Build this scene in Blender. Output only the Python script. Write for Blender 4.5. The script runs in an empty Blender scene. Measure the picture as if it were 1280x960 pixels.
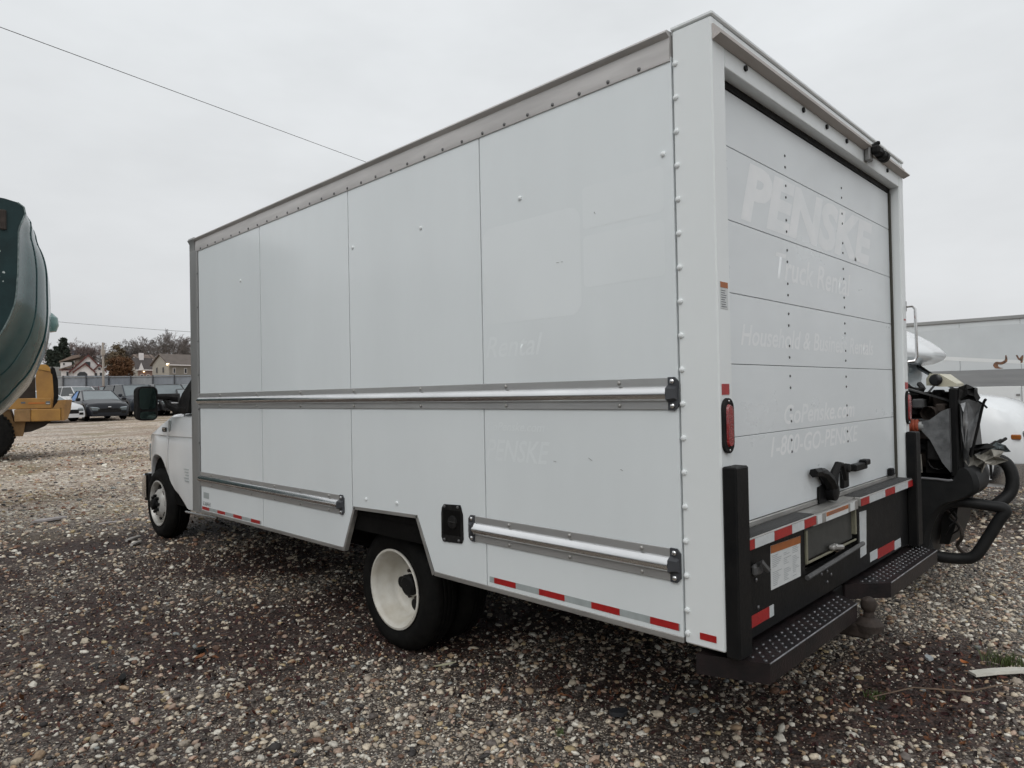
import bpy, bmesh, math, random
import numpy as np
from mathutils import Vector, Matrix, noise, Euler
PI = math.pi
rad = math.radians
random.seed(7)
S = bpy.context.scene
COL = S.collection

# ------------------------------------------------------------------ camera
CAM = Vector((-2.31968, -1.20324, 1.52446))
_y, _p, _r = rad(45.70824), rad(0.75296), rad(-1.11056)
_f = Vector((math.sin(_y)*math.cos(_p), math.cos(_y)*math.cos(_p), math.sin(_p)))
_rt = Vector((math.cos(_y), -math.sin(_y), 0)); _up = _rt.cross(_f)
_rt, _up = _rt*math.cos(_r)+_up*math.sin(_r), _up*math.cos(_r)-_rt*math.sin(_r)
cd = bpy.data.cameras.new('camera'); cam = bpy.data.objects.new('camera', cd); COL.objects.link(cam)
cam.matrix_world = Matrix(((_rt.x, _up.x, -_f.x, CAM.x), (_rt.y, _up.y, -_f.y, CAM.y), (_rt.z, _up.z, -_f.z, CAM.z), (0, 0, 0, 1)))
cd.sensor_width = 36; cd.lens = 24.022; cd.clip_start = .05; cd.clip_end = 3000
S.camera = cam

# ------------------------------------------------------------------ overcast sky and soft sun
SUN_EL, SUN_AZ = 46, 243          # azimuth clockwise from +Y
W = bpy.data.worlds.new('World'); S.world = W; W.use_nodes = True
nt = W.node_tree; nt.nodes.clear()
def N(t, **k):
    n = nt.nodes.new(t)
    for a, b in k.items(): setattr(n, a, b)
    return n
sky = N('ShaderNodeTexSky', sky_type='NISHITA', sun_disc=False, sun_elevation=rad(SUN_EL), sun_rotation=rad(SUN_AZ), air_density=1.0, dust_density=4.0)
hs = N('ShaderNodeHueSaturation'); hs.inputs['Saturation'].default_value = .12
nt.links.new(sky.outputs[0], hs.inputs['Color'])
tc = N('ShaderNodeTexCoord'); sp = N('ShaderNodeSeparateXYZ'); nt.links.new(tc.outputs['Generated'], sp.inputs[0])
rp = N('ShaderNodeValToRGB')
rp.color_ramp.elements[0].position = .0; rp.color_ramp.elements[0].color = (6.5, 6.62, 6.75, 1)
rp.color_ramp.elements[1].position = 1.; rp.color_ramp.elements[1].color = (9.6, 9.8, 10.0, 1)
e_ = rp.color_ramp.elements.new(.45); e_.color = (8.0, 8.28, 8.5, 1)
nt.links.new(sp.outputs['Z'], rp.inputs[0])
mp = N('ShaderNodeMapping'); mp.inputs['Scale'].default_value = (1.2, 1.2, 3.0); nt.links.new(tc.outputs['Generated'], mp.inputs[0])
nz = N('ShaderNodeTexNoise'); nz.inputs['Scale'].default_value = 1.6; nz.inputs['Detail'].default_value = 5; nz.inputs['Roughness'].default_value = .55
nt.links.new(mp.outputs[0], nz.inputs['Vector'])
mr = N('ShaderNodeMapRange'); mr.inputs['From Min'].default_value = .3; mr.inputs['From Max'].default_value = .7
mr.inputs['To Min'].default_value = .885; mr.inputs['To Max'].default_value = 1.085; nt.links.new(nz.outputs[0], mr.inputs[0])
ml = N('ShaderNodeMix', data_type='RGBA', blend_type='MULTIPLY'); ml.inputs[0].default_value = 1
nt.links.new(rp.outputs[0], ml.inputs[6]); nt.links.new(mr.outputs[0], ml.inputs[7])
mx = N('ShaderNodeMix', data_type='RGBA'); mx.inputs[0].default_value = .93
nt.links.new(hs.outputs[0], mx.inputs[6]); nt.links.new(ml.outputs[2], mx.inputs[7])
bg = N('ShaderNodeBackground'); bg.inputs[1].default_value = .1
nt.links.new(mx.outputs[2], bg.inputs[0])
wo = N('ShaderNodeOutputWorld'); nt.links.new(bg.outputs[0], wo.inputs[0])
ld = bpy.data.lights.new('sun', 'SUN'); ld.energy = .72; ld.angle = rad(45); ld.color = (1, .98, .95)
sun = bpy.data.objects.new('sun', ld); COL.objects.link(sun)
_d = Vector((math.sin(rad(SUN_AZ))*math.cos(rad(SUN_EL)), math.cos(rad(SUN_AZ))*math.cos(rad(SUN_EL)), math.sin(rad(SUN_EL))))
sun.rotation_euler = _d.to_track_quat('Z', 'Y').to_euler(); sun.location = (0, 0, 30)
V = S.view_settings; S.display_settings.display_device = 'sRGB'
V.view_transform = 'Standard'; V.look = 'None'; V.exposure = 0.05; V.gamma = 1; V.use_curve_mapping = False
S.render.engine = 'CYCLES'; S.cycles.use_denoising = True; S.cycles.max_bounces = 5; S.cycles.diffuse_bounces = 3; S.cycles.glossy_bounces = 3; S.cycles.transmission_bounces = 2
S.cycles.use_adaptive_sampling = True; S.cycles.adaptive_threshold = .03; S.cycles.caustics_reflective = False; S.cycles.caustics_refractive = False

# ------------------------------------------------------------------ materials
MATS = {}
def hx(h):
    h = h.lstrip('#'); c = [int(h[i:i+2], 16)/255 for i in (0, 2, 4)]
    return tuple(x/12.92 if x <= .04045 else ((x+.055)/1.055)**2.4 for x in c)
def mat(name, col, rough=.5, metal=0., var=0., vscale=8., bump=0., bscale=40., stretch=(1, 1, 1), col2=None, coat=0., trans=0., spec=.5, detail=4., rvar=0.):
    """Principled with object-space noise for colour variation and relief."""
    if name in MATS: return MATS[name]
    m = bpy.data.materials.new(name); m.use_nodes = True; t = m.node_tree
    b = t.nodes['Principled BSDF']
    b.inputs['Roughness'].default_value = rough; b.inputs['Metallic'].default_value = metal
    b.inputs['Coat Weight'].default_value = coat; b.inputs['Coat Roughness'].default_value = .08
    b.inputs['Transmission Weight'].default_value = trans; b.inputs['Specular IOR Level'].default_value = spec
    b.inputs['Base Color'].default_value = (*col, 1)
    if var or bump or rvar:
        c = t.nodes.new('ShaderNodeTexCoord'); mpn = t.nodes.new('ShaderNodeMapping'); mpn.inputs['Scale'].default_value = stretch
        t.links.new(c.outputs['Object'], mpn.inputs[0])
    if var or rvar:
        n = t.nodes.new('ShaderNodeTexNoise'); n.inputs['Scale'].default_value = vscale; n.inputs['Detail'].default_value = detail; n.inputs['Roughness'].default_value = .6
        t.links.new(mpn.outputs[0], n.inputs['Vector'])
    if var:
        q = t.nodes.new('ShaderNodeMapRange'); q.inputs['From Min'].default_value = .3; q.inputs['From Max'].default_value = .7
        t.links.new(n.outputs[0], q.inputs[0])
        k = t.nodes.new('ShaderNodeMix'); k.data_type = 'RGBA'
        d = col2 or tuple(x*(1-var) for x in col)
        k.inputs[6].default_value = (*col, 1); k.inputs[7].default_value = (*d, 1)
        t.links.new(q.outputs[0], k.inputs[0]); t.links.new(k.outputs[2], b.inputs['Base Color'])
    if rvar:
        q = t.nodes.new('ShaderNodeMapRange'); q.inputs['From Min'].default_value = .3; q.inputs['From Max'].default_value = .7
        q.inputs['To Min'].default_value = rough-rvar; q.inputs['To Max'].default_value = rough+rvar
        t.links.new(n.outputs[0], q.inputs[0]); t.links.new(q.outputs[0], b.inputs['Roughness'])
    if bump:
        n2 = t.nodes.new('ShaderNodeTexNoise'); n2.inputs['Scale'].default_value = bscale; n2.inputs['Detail'].default_value = 0 if bscale < 4 else 3
        t.links.new(mpn.outputs[0], n2.inputs['Vector'])
        bp = t.nodes.new('ShaderNodeBump'); bp.inputs['Strength'].default_value = bump; bp.inputs['Distance'].default_value = .01
        t.links.new(n2.outputs[0], bp.inputs['Height']); t.links.new(bp.outputs[0], b.inputs['Normal'])
    MATS[name] = m
    return m

M = {
 'panel': mat('panel_white', (.775, .815, .825), .17, var=.055, vscale=1.1, bump=.02, bscale=.9, stretch=(1, 1.6, .45), detail=4, rvar=.03),
 'frame': mat('frame_white', (.80, .83, .83), .35, var=.05, vscale=2.5, bump=.01, bscale=2, stretch=(1, 1, .3), rvar=.06),
 'door': mat('door_white', (.755, .79, .805), .3, var=.07, vscale=2.2, bump=.012, bscale=1.5, stretch=(.7, 1, 1.5), detail=5, rvar=.04),
 'ghost': mat('ghost_letter', (.90, .912, .918), .4, var=.2, vscale=6, detail=6, col2=(.80, .83, .842)),
 'reflpatch': mat('reflection_patch', (.79, .828, .837), .14, var=.03, vscale=1.5),  # lighter tone that paints a soft reflection onto the side
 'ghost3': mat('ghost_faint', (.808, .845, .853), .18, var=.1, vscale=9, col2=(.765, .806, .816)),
 'alu': mat('aluminium_rail', (.80, .80, .80), .2, 1., var=.16, vscale=4, stretch=(1, .5, 1), rvar=.06),
 'flange': mat('aluminium_flange', (.50, .50, .495), .38, .55, var=.18, vscale=4, stretch=(1, .5, 2), rvar=.05),
 'aludull': mat('aluminium_dull', (.46, .45, .43), .5, .7, var=.3, vscale=6, stretch=(1, .6, 3), bump=.08, bscale=30),
 'toprail': mat('top_rail_weathered', (.62, .60, .585), .5, .15, var=.28, vscale=4, stretch=(1, .35, 3), bump=.06, bscale=20),
 'driprail': mat('drip_rail_weathered', (.56, .52, .49), .55, .1, var=.25, vscale=5, stretch=(.3, 1, 3)),
 'postgrey': mat('front_post_grey', (.29, .29, .285), .5, .3, var=.2, vscale=5, stretch=(1, 1, .3)),
 'cap': mat('rail_cap_plastic', (.055, .058, .065), .42, var=.25, vscale=20),
 'black': mat('black_paint', (.0055, .006, .007), .45, spec=.14, var=.5, vscale=7, bump=.1, bscale=60, col2=(.013, .0125, .012), rvar=.1, detail=8),
 'blackgloss': mat('black_gloss', (.01, .01, .011), .22, var=.3, vscale=20),
 'blackrub': mat('black_rubber', (.0065, .0065, .007), .65, spec=.15, var=.5, vscale=20, bump=.3, bscale=90, col2=(.022, .021, .02)),
 'under': mat('underbody_dark', (.008, .0075, .007), .9, spec=.1, var=.5, vscale=8, bump=.3, bscale=40),
 'rubber': mat('tyre_rubber', (.006, .006, .0062), .7, spec=.10, var=.45, vscale=15, bump=.15, bscale=120, col2=(.013, .0125, .0115)),
 'rim': mat('rim_white', (.70, .69, .64), .42, var=.3, vscale=6, bump=.05, bscale=30, col2=(.50, .46, .38), detail=7),
 'rimfront': mat('rim_silver_white', (.62, .62, .60), .38, .25, var=.35, vscale=9, bump=.04, bscale=30, col2=(.40, .38, .34)),
 'rimgrey': mat('rim_silver', (.42, .42, .42), .4, .6, var=.3, vscale=8),
 'hub': mat('hub_black', (.009, .009, .009), .6, spec=.2),
 'red': mat('reflective_red', (.42, .018, .018), .3, var=.25, vscale=40, bump=.1, bscale=300),
 'tapewhite': mat('reflective_white', (.62, .65, .66), .3, var=.15, vscale=30, bump=.1, bscale=300),
 'tapegrey': mat('reflective_grey', (.40, .44, .44), .32, var=.2, vscale=20),
 'lens': mat('lens_red', (.34, .010, .012), .12, var=.4, vscale=60, bump=.5, bscale=160, coat=1.),
 'paper': mat('paper_label', (.66, .68, .68), .5, var=.1, vscale=20),
 'orange': mat('label_orange', (.42, .13, .03), .5, var=.2, vscale=30),
 'print': mat('label_print', (.12, .13, .14), .6),
 'tread': mat('tread_plate', (.008, .008, .009), .42, 0., spec=.25, var=.55, vscale=9, bump=.2, bscale=80, col2=(.024, .016, .016)),
 'wornedge': mat('worn_steel', (.33, .33, .34), .35, 1., var=.6, vscale=25, rvar=.1),
 'rust': mat('rusty_steel', (.06, .045, .037), .75, .3, var=.5, vscale=20, bump=.3, bscale=80),
 'cabpaint': mat('cab_white', (.80, .82, .83), .22, var=.05, vscale=3, coat=.6, bump=.02, bscale=3),
 'glass': mat('dark_glass', (.012, .016, .016), .06, var=.3, vscale=3, spec=.8),
 'clear': mat('pale_glass', (.16, .19, .20), .08, var=.2, vscale=2, spec=.8),
 'chrome': mat('chrome', (.62, .62, .62), .18, 1.),
 'amber': mat('amber_lens', (.34, .11, .025), .2, var=.2, vscale=40),
 'greytrim': mat('grey_trim', (.10, .10, .10), .6, var=.3, vscale=20),
}

# ------------------------------------------------------------------ mesh helpers
class MB:
    def __init__(s): s.v = []; s.f = []
    def add(s, v, f):
        o = len(s.v); s.v.extend([tuple(p) for p in v]); s.f.extend([tuple(i+o for i in q) for q in f]); return s
    def box(s, x0, x1, y0, y1, z0, z1, b=0.):
        x0, x1 = min(x0, x1), max(x0, x1); y0, y1 = min(y0, y1), max(y0, y1); z0, z1 = min(z0, z1), max(z0, z1)
        b = min(b, .45*min(x1-x0, y1-y0, z1-z0))
        if b <= 0:
            v = [(x, y, z) for x in (x0, x1) for y in (y0, y1) for z in (z0, z1)]
            return s.add(v, [(0, 1, 3, 2), (4, 6, 7, 5), (0, 4, 5, 1), (2, 3, 7, 6), (0, 2, 6, 4), (1, 5, 7, 3)])
        lo = (x0, y0, z0); hi = (x1, y1, z1); v = []; idx = {}
        for ax in range(3):
            for sx in (0, 1):
                for sy in (0, 1):
                    for sz in (0, 1):
                        c = (sx, sy, sz); p = []
                        for k in range(3):
                            e = hi[k] if c[k] else lo[k]
                            p.append(e if k == ax else e+(-b if c[k] else b))
                        idx[(ax, c)] = len(v); v.append(tuple(p))
        f = []
        for ax in range(3):
            a1, a2 = (ax+1) % 3, (ax+2) % 3
            for sd in (0, 1):
                q = []
                for (i, j) in ((0, 0), (1, 0), (1, 1), (0, 1)):
                    c = [0]*3; c[ax] = sd; c[a1] = i; c[a2] = j; q.append(idx[(ax, tuple(c))])
                f.append(tuple(q) if sd else tuple(q[::-1]))
            for i in (0, 1):
                for j in (0, 1):
                    c0 = [0]*3; c0[a1] = i; c0[a2] = j; c1 = list(c0); c1[ax] = 1; c0[ax] = 0
                    f.append((idx[(a1, tuple(c0))], idx[(a1, tuple(c1))], idx[(a2, tuple(c1))], idx[(a2, tuple(c0))]))
        for sx in (0, 1):
            for sy in (0, 1):
                for sz in (0, 1): f.append(tuple(idx[(ax, (sx, sy, sz))] for ax in range(3)))
        return s.add(v, f)
    def prism(s, poly, axis, a, b):
        """2D polygon extruded along axis ('x': poly=(y,z); 'y': (x,z); 'z': (x,y))."""
        def P(p, h): return {'x': (h, p[0], p[1]), 'y': (p[0], h, p[1]), 'z': (p[0], p[1], h)}[axis]
        n = len(poly); v = [P(p, a) for p in poly]+[P(p, b) for p in poly]
        return s.add(v, [tuple(range(n)), tuple(range(2*n-1, n-1, -1))]+[(i, (i+1) % n, n+(i+1) % n, n+i) for i in range(n)])
    def tube(s, pts, r, n=8, cap=True):
        pts = [Vector(p) for p in pts]; rings = []
        rr = r if isinstance(r, (list, tuple)) else [r]*len(pts)
        up = None
        for i, p in enumerate(pts):
            d = (pts[min(i+1, len(pts)-1)]-pts[max(i-1, 0)]).normalized()
            if up is None: up = d.orthogonal().normalized()
            up = (up-d*up.dot(d)); up = up.normalized() if up.length > 1e-6 else d.orthogonal().normalized()
            q = d.cross(up)
            rings.append([p+(up*math.cos(2*PI*k/n)+q*math.sin(2*PI*k/n))*rr[i] for k in range(n)])
        return s.loft(rings, cap)
    def loft(s, rings, cap=True, closed=True):
        n = len(rings[0]); v = [p for r in rings for p in r]; f = []
        for i in range(len(rings)-1):
            for k in range(n if closed else n-1):
                k2 = (k+1) % n; f.append((i*n+k, i*n+k2, (i+1)*n+k2, (i+1)*n+k))
        if cap: f.append(tuple(range(n))[::-1]); f.append(tuple((len(rings)-1)*n+k for k in range(n)))
        return s.add(v, f)
    def lathe(s, prof, c, axis='x', n=32, cap=False):
        """profile = list of (radius, offset along axis)."""
        rings = []
        for r, h in prof:
            ring = []
            for k in range(n):
                a = 2*PI*k/n; u, w = r*math.cos(a), r*math.sin(a)
                ring.append({'x': (c[0]+h, c[1]+u, c[2]+w), 'y': (c[0]+u, c[1]+h, c[2]+w), 'z': (c[0]+u, c[1]+w, c[2]+h)}[axis])
            rings.append(ring)
        return s.loft(rings, cap)
    def dome(s, c, axis, r, h, n=8):
        return s.lathe([(r, 0), (r*.92, h*.55), (r*.55, h*.92), (r*.05, h)], c, axis, n, True)
    def move(s, m):
        s.v = [tuple(m @ Vector(p)) for p in s.v]; return s
    def mesh(s, name, m, sharp=35):
        me = bpy.data.meshes.new(name); me.from_pydata(s.v, [], s.f)
        b = bmesh.new(); b.from_mesh(me); bmesh.ops.recalc_face_normals(b, faces=b.faces); b.to_mesh(me); b.free()
        if m is not None: me.materials.append(m)
        if sharp:
            me.polygons.foreach_set('use_smooth', [True]*len(me.polygons)); me.set_sharp_from_angle(angle=rad(sharp))
        me.update(); return me
    def build(s, name, m, parent=None, sharp=35, world=True, kind=None, label=None):
        o = bpy.data.objects.new(name, s.mesh(name, m, sharp)); COL.objects.link(o)
        if parent is not None: attach(o, parent, world)
        if kind: o['kind'] = kind
        if label: o['label'] = label
        return o
def spline(pts, k=4):
    P = [Vector(p) for p in pts]; out = []
    for i in range(len(P)-1):
        a, b, c, d = P[max(i-1, 0)], P[i], P[i+1], P[min(i+2, len(P)-1)]
        for j in range(k):
            t = j/k; out.append(.5*((2*b)+(c-a)*t+(2*a-5*b+4*c-d)*t*t+(3*b-a-3*c+d)*t**3))
    return out+[P[-1]]
def base(o):
    l = Vector((0, 0, 0))
    while o is not None: l = l+o.location; o = o.parent
    return l
def attach(o, parent, world=True):
    """world=True: the mesh was written in scene coordinates, keep it there."""
    o.parent = parent
    if world:
        r = parent
        while r.parent is not None: r = r.parent
        if r is parent: o.matrix_parent_inverse = Matrix.Translation(-r.location)
def tag(o, label, cat, group=None):
    o['label'] = label; o['category'] = cat
    if group: o['group'] = group
    return o
def thing(name, label, cat, loc=(0, 0, 0), rz=0., group=None):
    o = bpy.data.objects.new(name, None); o.empty_display_size = .2; COL.objects.link(o)
    o.location = loc; o.rotation_euler = (0, 0, rz); return tag(o, label, cat, group)
def struct(o): o['kind'] = 'structure'; return o
def inst(name, me, loc, parent, rot=(0, 0, 0), world=True):
    """an alike piece that shares its mesh"""
    o = bpy.data.objects.new(name, me); COL.objects.link(o); o.location = loc; o.rotation_euler = rot
    attach(o, parent, world); return o
def copy_tree(o, parent=None):
    c = o.copy(); COL.objects.link(c); c.parent = parent
    for ch in [x for x in bpy.data.objects if x.parent is o]: copy_tree(ch, c)
    return c
def text_mesh(body, x0, x1, z0, z1, y, m, name, parent, shear=.3, bold=.012, axis='y', cap='H'):
    """flat lettering fitted into a box; axis 'y' faces -Y (reads along +X), axis 'x' faces -X (reads along -Y)."""
    def gen(t):
        cu = bpy.data.curves.new('t', 'FONT'); cu.body = t; cu.shear = shear; cu.offset = bold; cu.resolution_u = 3; cu.fill_mode = 'FRONT'
        ob = bpy.data.objects.new('t', cu); COL.objects.link(ob)
        dg = bpy.context.evaluated_depsgraph_get(); me = bpy.data.meshes.new_from_object(ob.evaluated_get(dg))
        bpy.data.objects.remove(ob); bpy.data.curves.remove(cu); return me
    mh = gen(cap); hc = max(v.co.y for v in mh.vertices); bpy.data.meshes.remove(mh)
    me = gen(body); me.name = name
    a = min(v.co.x for v in me.vertices); b = max(v.co.x for v in me.vertices)
    for v in me.vertices:
        u = (v.co.x-a)/(b-a); w = z0+v.co.y/hc*(z1-z0); p = x0+u*(x1-x0)
        v.co = (p, y, w) if axis == 'y' else (y, p, w)
    me.materials.clear(); me.materials.append(m)
    o = bpy.data.objects.new(name, me); COL.objects.link(o); attach(o, parent); return o

# ------------------------------------------------------------------ ground
U = Vector((math.sin(rad(14.6)), math.cos(rad(14.6)), 0))      # the lot rises gently this way
def fbm(x, y, s, o=4, z=0.): return noise.fractal(Vector((x*s, y*s, z)), 1., 2., o)
def smooth(a, b, x):
    t = min(1, max(0, (x-a)/(b-a))); return t*t*(3-2*t)
def gz(x, y):
    a = (x-CAM.x)*U.x+(y-CAM.y)*U.y
    t = a-4.0; r = .018*(t if t > 2 else (t+2)**2/8 if t > -2 else 0)
    return min(r, .85)+(3.0*smooth(60, 95, a) if a > 60 else 0)
def gbump(x, y):
    d = math.hypot(x-1, y-2)
    k = min(1, max(0, (d-1)/6))
    return gz(x, y)+.022*k*fbm(x, y, .35, 3)-.012
def litter(x, y):
    """0 = clean pale gravel, 1 = dark wet leaf litter and soil."""
    a = (x-CAM.x)*U.x+(y-CAM.y)*U.y
    n = fbm(x, y, .55, 4); n2 = fbm(x+40, y, 1.7, 3)
    near = 1-smooth(8.0, 11.0, a+1.0*n)               # the far lot is pale and driven clean
    L = .42+.52*n+.28*n2
    L += .25*math.exp(-((x+.5)**2)/2.2)*smooth(1.5, 4, y)*(1-smooth(7.5, 9.5, y))
    # clean patch behind the rear step on the right, leaf mat in front of it
    L -= .45*math.exp(-(((x-3.6)/1.3)**2+((y+.4)/.9)**2))
    L += .85*math.exp(-(((x-1.95)/.85)**2+((y+.22)/.30)**2))
    L -= .28*math.exp(-(((x+.9)/1.6)**2+((y-.6)/1.2)**2))
    right = smooth(2.4, 3.4, x)*(1-smooth(3, 5, y))
    L = L*(1-.25*right)
    far = .10+.20*max(0, fbm(x*.35+9, y, .6, 4)+.05)
    return min(1, max(0, L*near+far*(1-near)))
def nearness(x, y):
    a = (x-CAM.x)*U.x+(y-CAM.y)*U.y
    return 1-smooth(8.0, 11.5, a+1.0*fbm(x, y, .55, 3))
nG = 300
def warp(u, k=6.2, Lm=900): return Lm*math.sinh(k*u)/math.sinh(k)
gv, gl, gn = [], [], []
for j in range(nG+1):
    for i in range(nG+1):
        x = .5+warp(2*i/nG-1); y = 3+warp(2*j/nG-1)
        gv.append((x, y, gbump(x, y))); gl.append(litter(x, y) if abs(x) < 60 and abs(y) < 60 else .15); gn.append(nearness(x, y) if abs(x) < 60 and abs(y) < 60 else 0.)
gf = [(j*(nG+1)+i, j*(nG+1)+i+1, (j+1)*(nG+1)+i+1, (j+1)*(nG+1)+i) for j in range(nG) for i in range(nG)]
me = bpy.data.meshes.new('ground'); me.from_pydata(gv, [], gf); me.polygons.foreach_set('use_smooth', [True]*len(gf))
at = me.attributes.new('litter', 'FLOAT', 'POINT'); at.data.foreach_set('value', gl)
at = me.attributes.new('nearness', 'FLOAT', 'POINT'); at.data.foreach_set('value', gn)
ground = struct(bpy.data.objects.new('ground', me)); COL.objects.link(ground)
def ground_material():
    m = bpy.data.materials.new('gravel_lot'); m.use_nodes = True; t = m.node_tree; b = t.nodes['Principled BSDF']
    L = t.links.new
    def n(ty, **k):
        q = t.nodes.new(ty)
        for a, c in k.items(): setattr(q, a, c)
        return q
    geo = n('ShaderNodeNewGeometry'); P = geo.outputs['Position']
    at = n('ShaderNodeAttribute', attribute_name='litter')
    def vor(scale, rnd=1., feat='F1'):
        v = n('ShaderNodeTexVoronoi', feature=feat); v.inputs['Scale'].default_value = scale; v.inputs['Randomness'].default_value = rnd; L(P, v.inputs['Vector']); return v
    def noi(scale, det=4):
        v = n('ShaderNodeTexNoise'); v.inputs['Scale'].default_value = scale; v.inputs['Detail'].default_value = det; L(P, v.inputs['Vector']); return v
    def ramp(src, els):
        r = n('ShaderNodeValToRGB'); r.color_ramp.elements[0].position = els[0][0]; r.color_ramp.elements[0].color = (*els[0][1], 1)
        r.color_ramp.elements[1].position = els[-1][0]; r.color_ramp.elements[1].color = (*els[-1][1], 1)
        for p, c in els[1:-1]: r.color_ramp.elements.new(p).color = (*c, 1)
        L(src, r.inputs[0]); return r.outputs[0]
    def mix(f, a, c, mode='MIX'):
        k = n('ShaderNodeMix', data_type='RGBA', blend_type=mode)
        if isinstance(f, float): k.inputs[0].default_value = f
        else: L(f, k.inputs[0])
        for s_, q in ((6, a), (7, c)):
            if isinstance(q, tuple): k.inputs[s_].default_value = (*q, 1)
            else: L(q, k.inputs[s_])
        return k.outputs[2]
    nr = n('ShaderNodeAttribute', attribute_name='nearness').outputs['Fac']; v1 = vor(60); v2 = vor(16)
    sepc = n('ShaderNodeSeparateColor'); L(v1.outputs['Color'], sepc.inputs[0])
    sepd = n('ShaderNodeSeparateColor'); L(v2.outputs['Color'], sepd.inputs[0])
    pal = [(0, (.08, .06, .05)), (.2, (.27, .21, .165)), (.4, (.43, .35, .28)), (.6, (.57, .49, .405)), (.8, (.68, .60, .51)), (1, (.76, .70, .62))]
    fine = ramp(sepc.outputs[0], pal); coarse = ramp(sepd.outputs[0], pal)
    pick = n('ShaderNodeMath', operation='GREATER_THAN'); L(sepd.outputs[1], pick.inputs[0]); pick.inputs[1].default_value = .5
    stones = mix(pick.outputs[0], fine, coarse)
    big = noi(.5, 6); tint = ramp(big.outputs[0], [(.3, (1, .93, .84)), (.5, (1, 1, 1)), (.7, (.86, .85, .80))])
    dry = mix(1., stones, tint, 'MULTIPLY')
    soil = ramp(noi(38, 5).outputs[0], [(.3, (.007, .005, .004)), (.55, (.042, .021, .016)), (.75, (.105, .055, .038))])
    # litter hides stones from the joints outwards
    ad = n('ShaderNodeMath', operation='MULTIPLY_ADD'); L(at.outputs['Fac'], ad.inputs[0]); ad.inputs[1].default_value = 1.7
    sm = noi(11, 5); ml = n('ShaderNodeMath', operation='MULTIPLY_ADD'); L(sm.outputs[0], ml.inputs[0]); ml.inputs[1].default_value = 1.2; ml.inputs[2].default_value = -.85
    L(ml.outputs[0], ad.inputs[2])
    cl = n('ShaderNodeClamp'); L(ad.outputs[0], cl.inputs[0])
    colr = mix(cl.outputs[0], dry, soil)
    # between the loose pebbles the ground itself is dark grit with pale chips in it
    v3 = vor(120); sp3 = n('ShaderNodeSeparateColor'); L(v3.outputs['Color'], sp3.inputs[0])
    grit = ramp(sp3.outputs[0], [(.0, (.006, .005, .0045)), (.45, (.024, .018, .015)), (.62, (.08, .064, .052)), (.8, (.25, .21, .17)), (1, (.55, .50, .43))])
    grit = mix(cl.outputs[0], grit, soil)
    gk = n('ShaderNodeMath', operation='MULTIPLY'); L(nr, gk.inputs[0]); gk.inputs[1].default_value = .9
    colr = mix(gk.outputs[0], colr, grit)
    farf = n('ShaderNodeMath', operation='SUBTRACT'); farf.inputs[0].default_value = 1.; L(nr, farf.inputs[1])
    # dirt streaks of wheel tracks and moss across the far lot
    mpg = n('ShaderNodeMapping'); mpg.inputs['Rotation'].default_value = (0, 0, rad(12)); mpg.inputs['Scale'].default_value = (.12, .55, 1); L(P, mpg.inputs[0])
    tr = n('ShaderNodeTexNoise'); tr.inputs['Scale'].default_value = 1.; tr.inputs['Detail'].default_value = 5; L(mpg.outputs[0], tr.inputs['Vector'])
    trr = ramp(tr.outputs[0], [(.47, (0, 0, 0)), (.62, (1, 1, 1))])
    k_ = n('ShaderNodeMath', operation='MULTIPLY'); L(trr, k_.inputs[0]); k_.inputs[1].default_value = .7
    kk = n('ShaderNodeMath', operation='MULTIPLY'); L(k_.outputs[0], kk.inputs[0]); L(farf.outputs[0], kk.inputs[1]); k_ = kk
    colr = mix(k_.outputs[0], colr, (.24, .155, .10))
    ms = ramp(noi(.9, 6).outputs[0], [(.52, (0, 0, 0)), (.66, (1, 1, 1))])
    k2 = n('ShaderNodeMath', operation='MULTIPLY'); L(ms, k2.inputs[0]); k2.inputs[1].default_value = .65
    kk = n('ShaderNodeMath', operation='MULTIPLY'); L(k2.outputs[0], kk.inputs[0]); L(farf.outputs[0], kk.inputs[1]); k2 = kk
    colr = mix(k2.outputs[0], colr, (.20, .165, .075))
    L(colr, b.inputs['Base Color']); b.inputs['Roughness'].default_value = .75
    h1 = n('ShaderNodeMath', operation='SUBTRACT'); h1.inputs[0].default_value = 1.; L(v1.outputs['Distance'], h1.inputs[1])
    bp1 = n('ShaderNodeBump'); bp1.inputs['Strength'].default_value = .9; bp1.inputs['Distance'].default_value = .012; L(h1.outputs[0], bp1.inputs['Height'])
    h2 = n('ShaderNodeMath', operation='SUBTRACT'); h2.inputs[0].default_value = 1.; L(v2.outputs['Distance'], h2.inputs[1])
    bp2 = n('ShaderNodeBump'); bp2.inputs['Strength'].default_value = .7; bp2.inputs['Distance'].default_value = .03; L(h2.outputs[0], bp2.inputs['Height']); L(bp1.outputs[0], bp2.inputs['Normal'])
    L(bp2.outputs[0], b.inputs['Normal'])
    return m
me.materials.append(ground_material())

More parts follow.
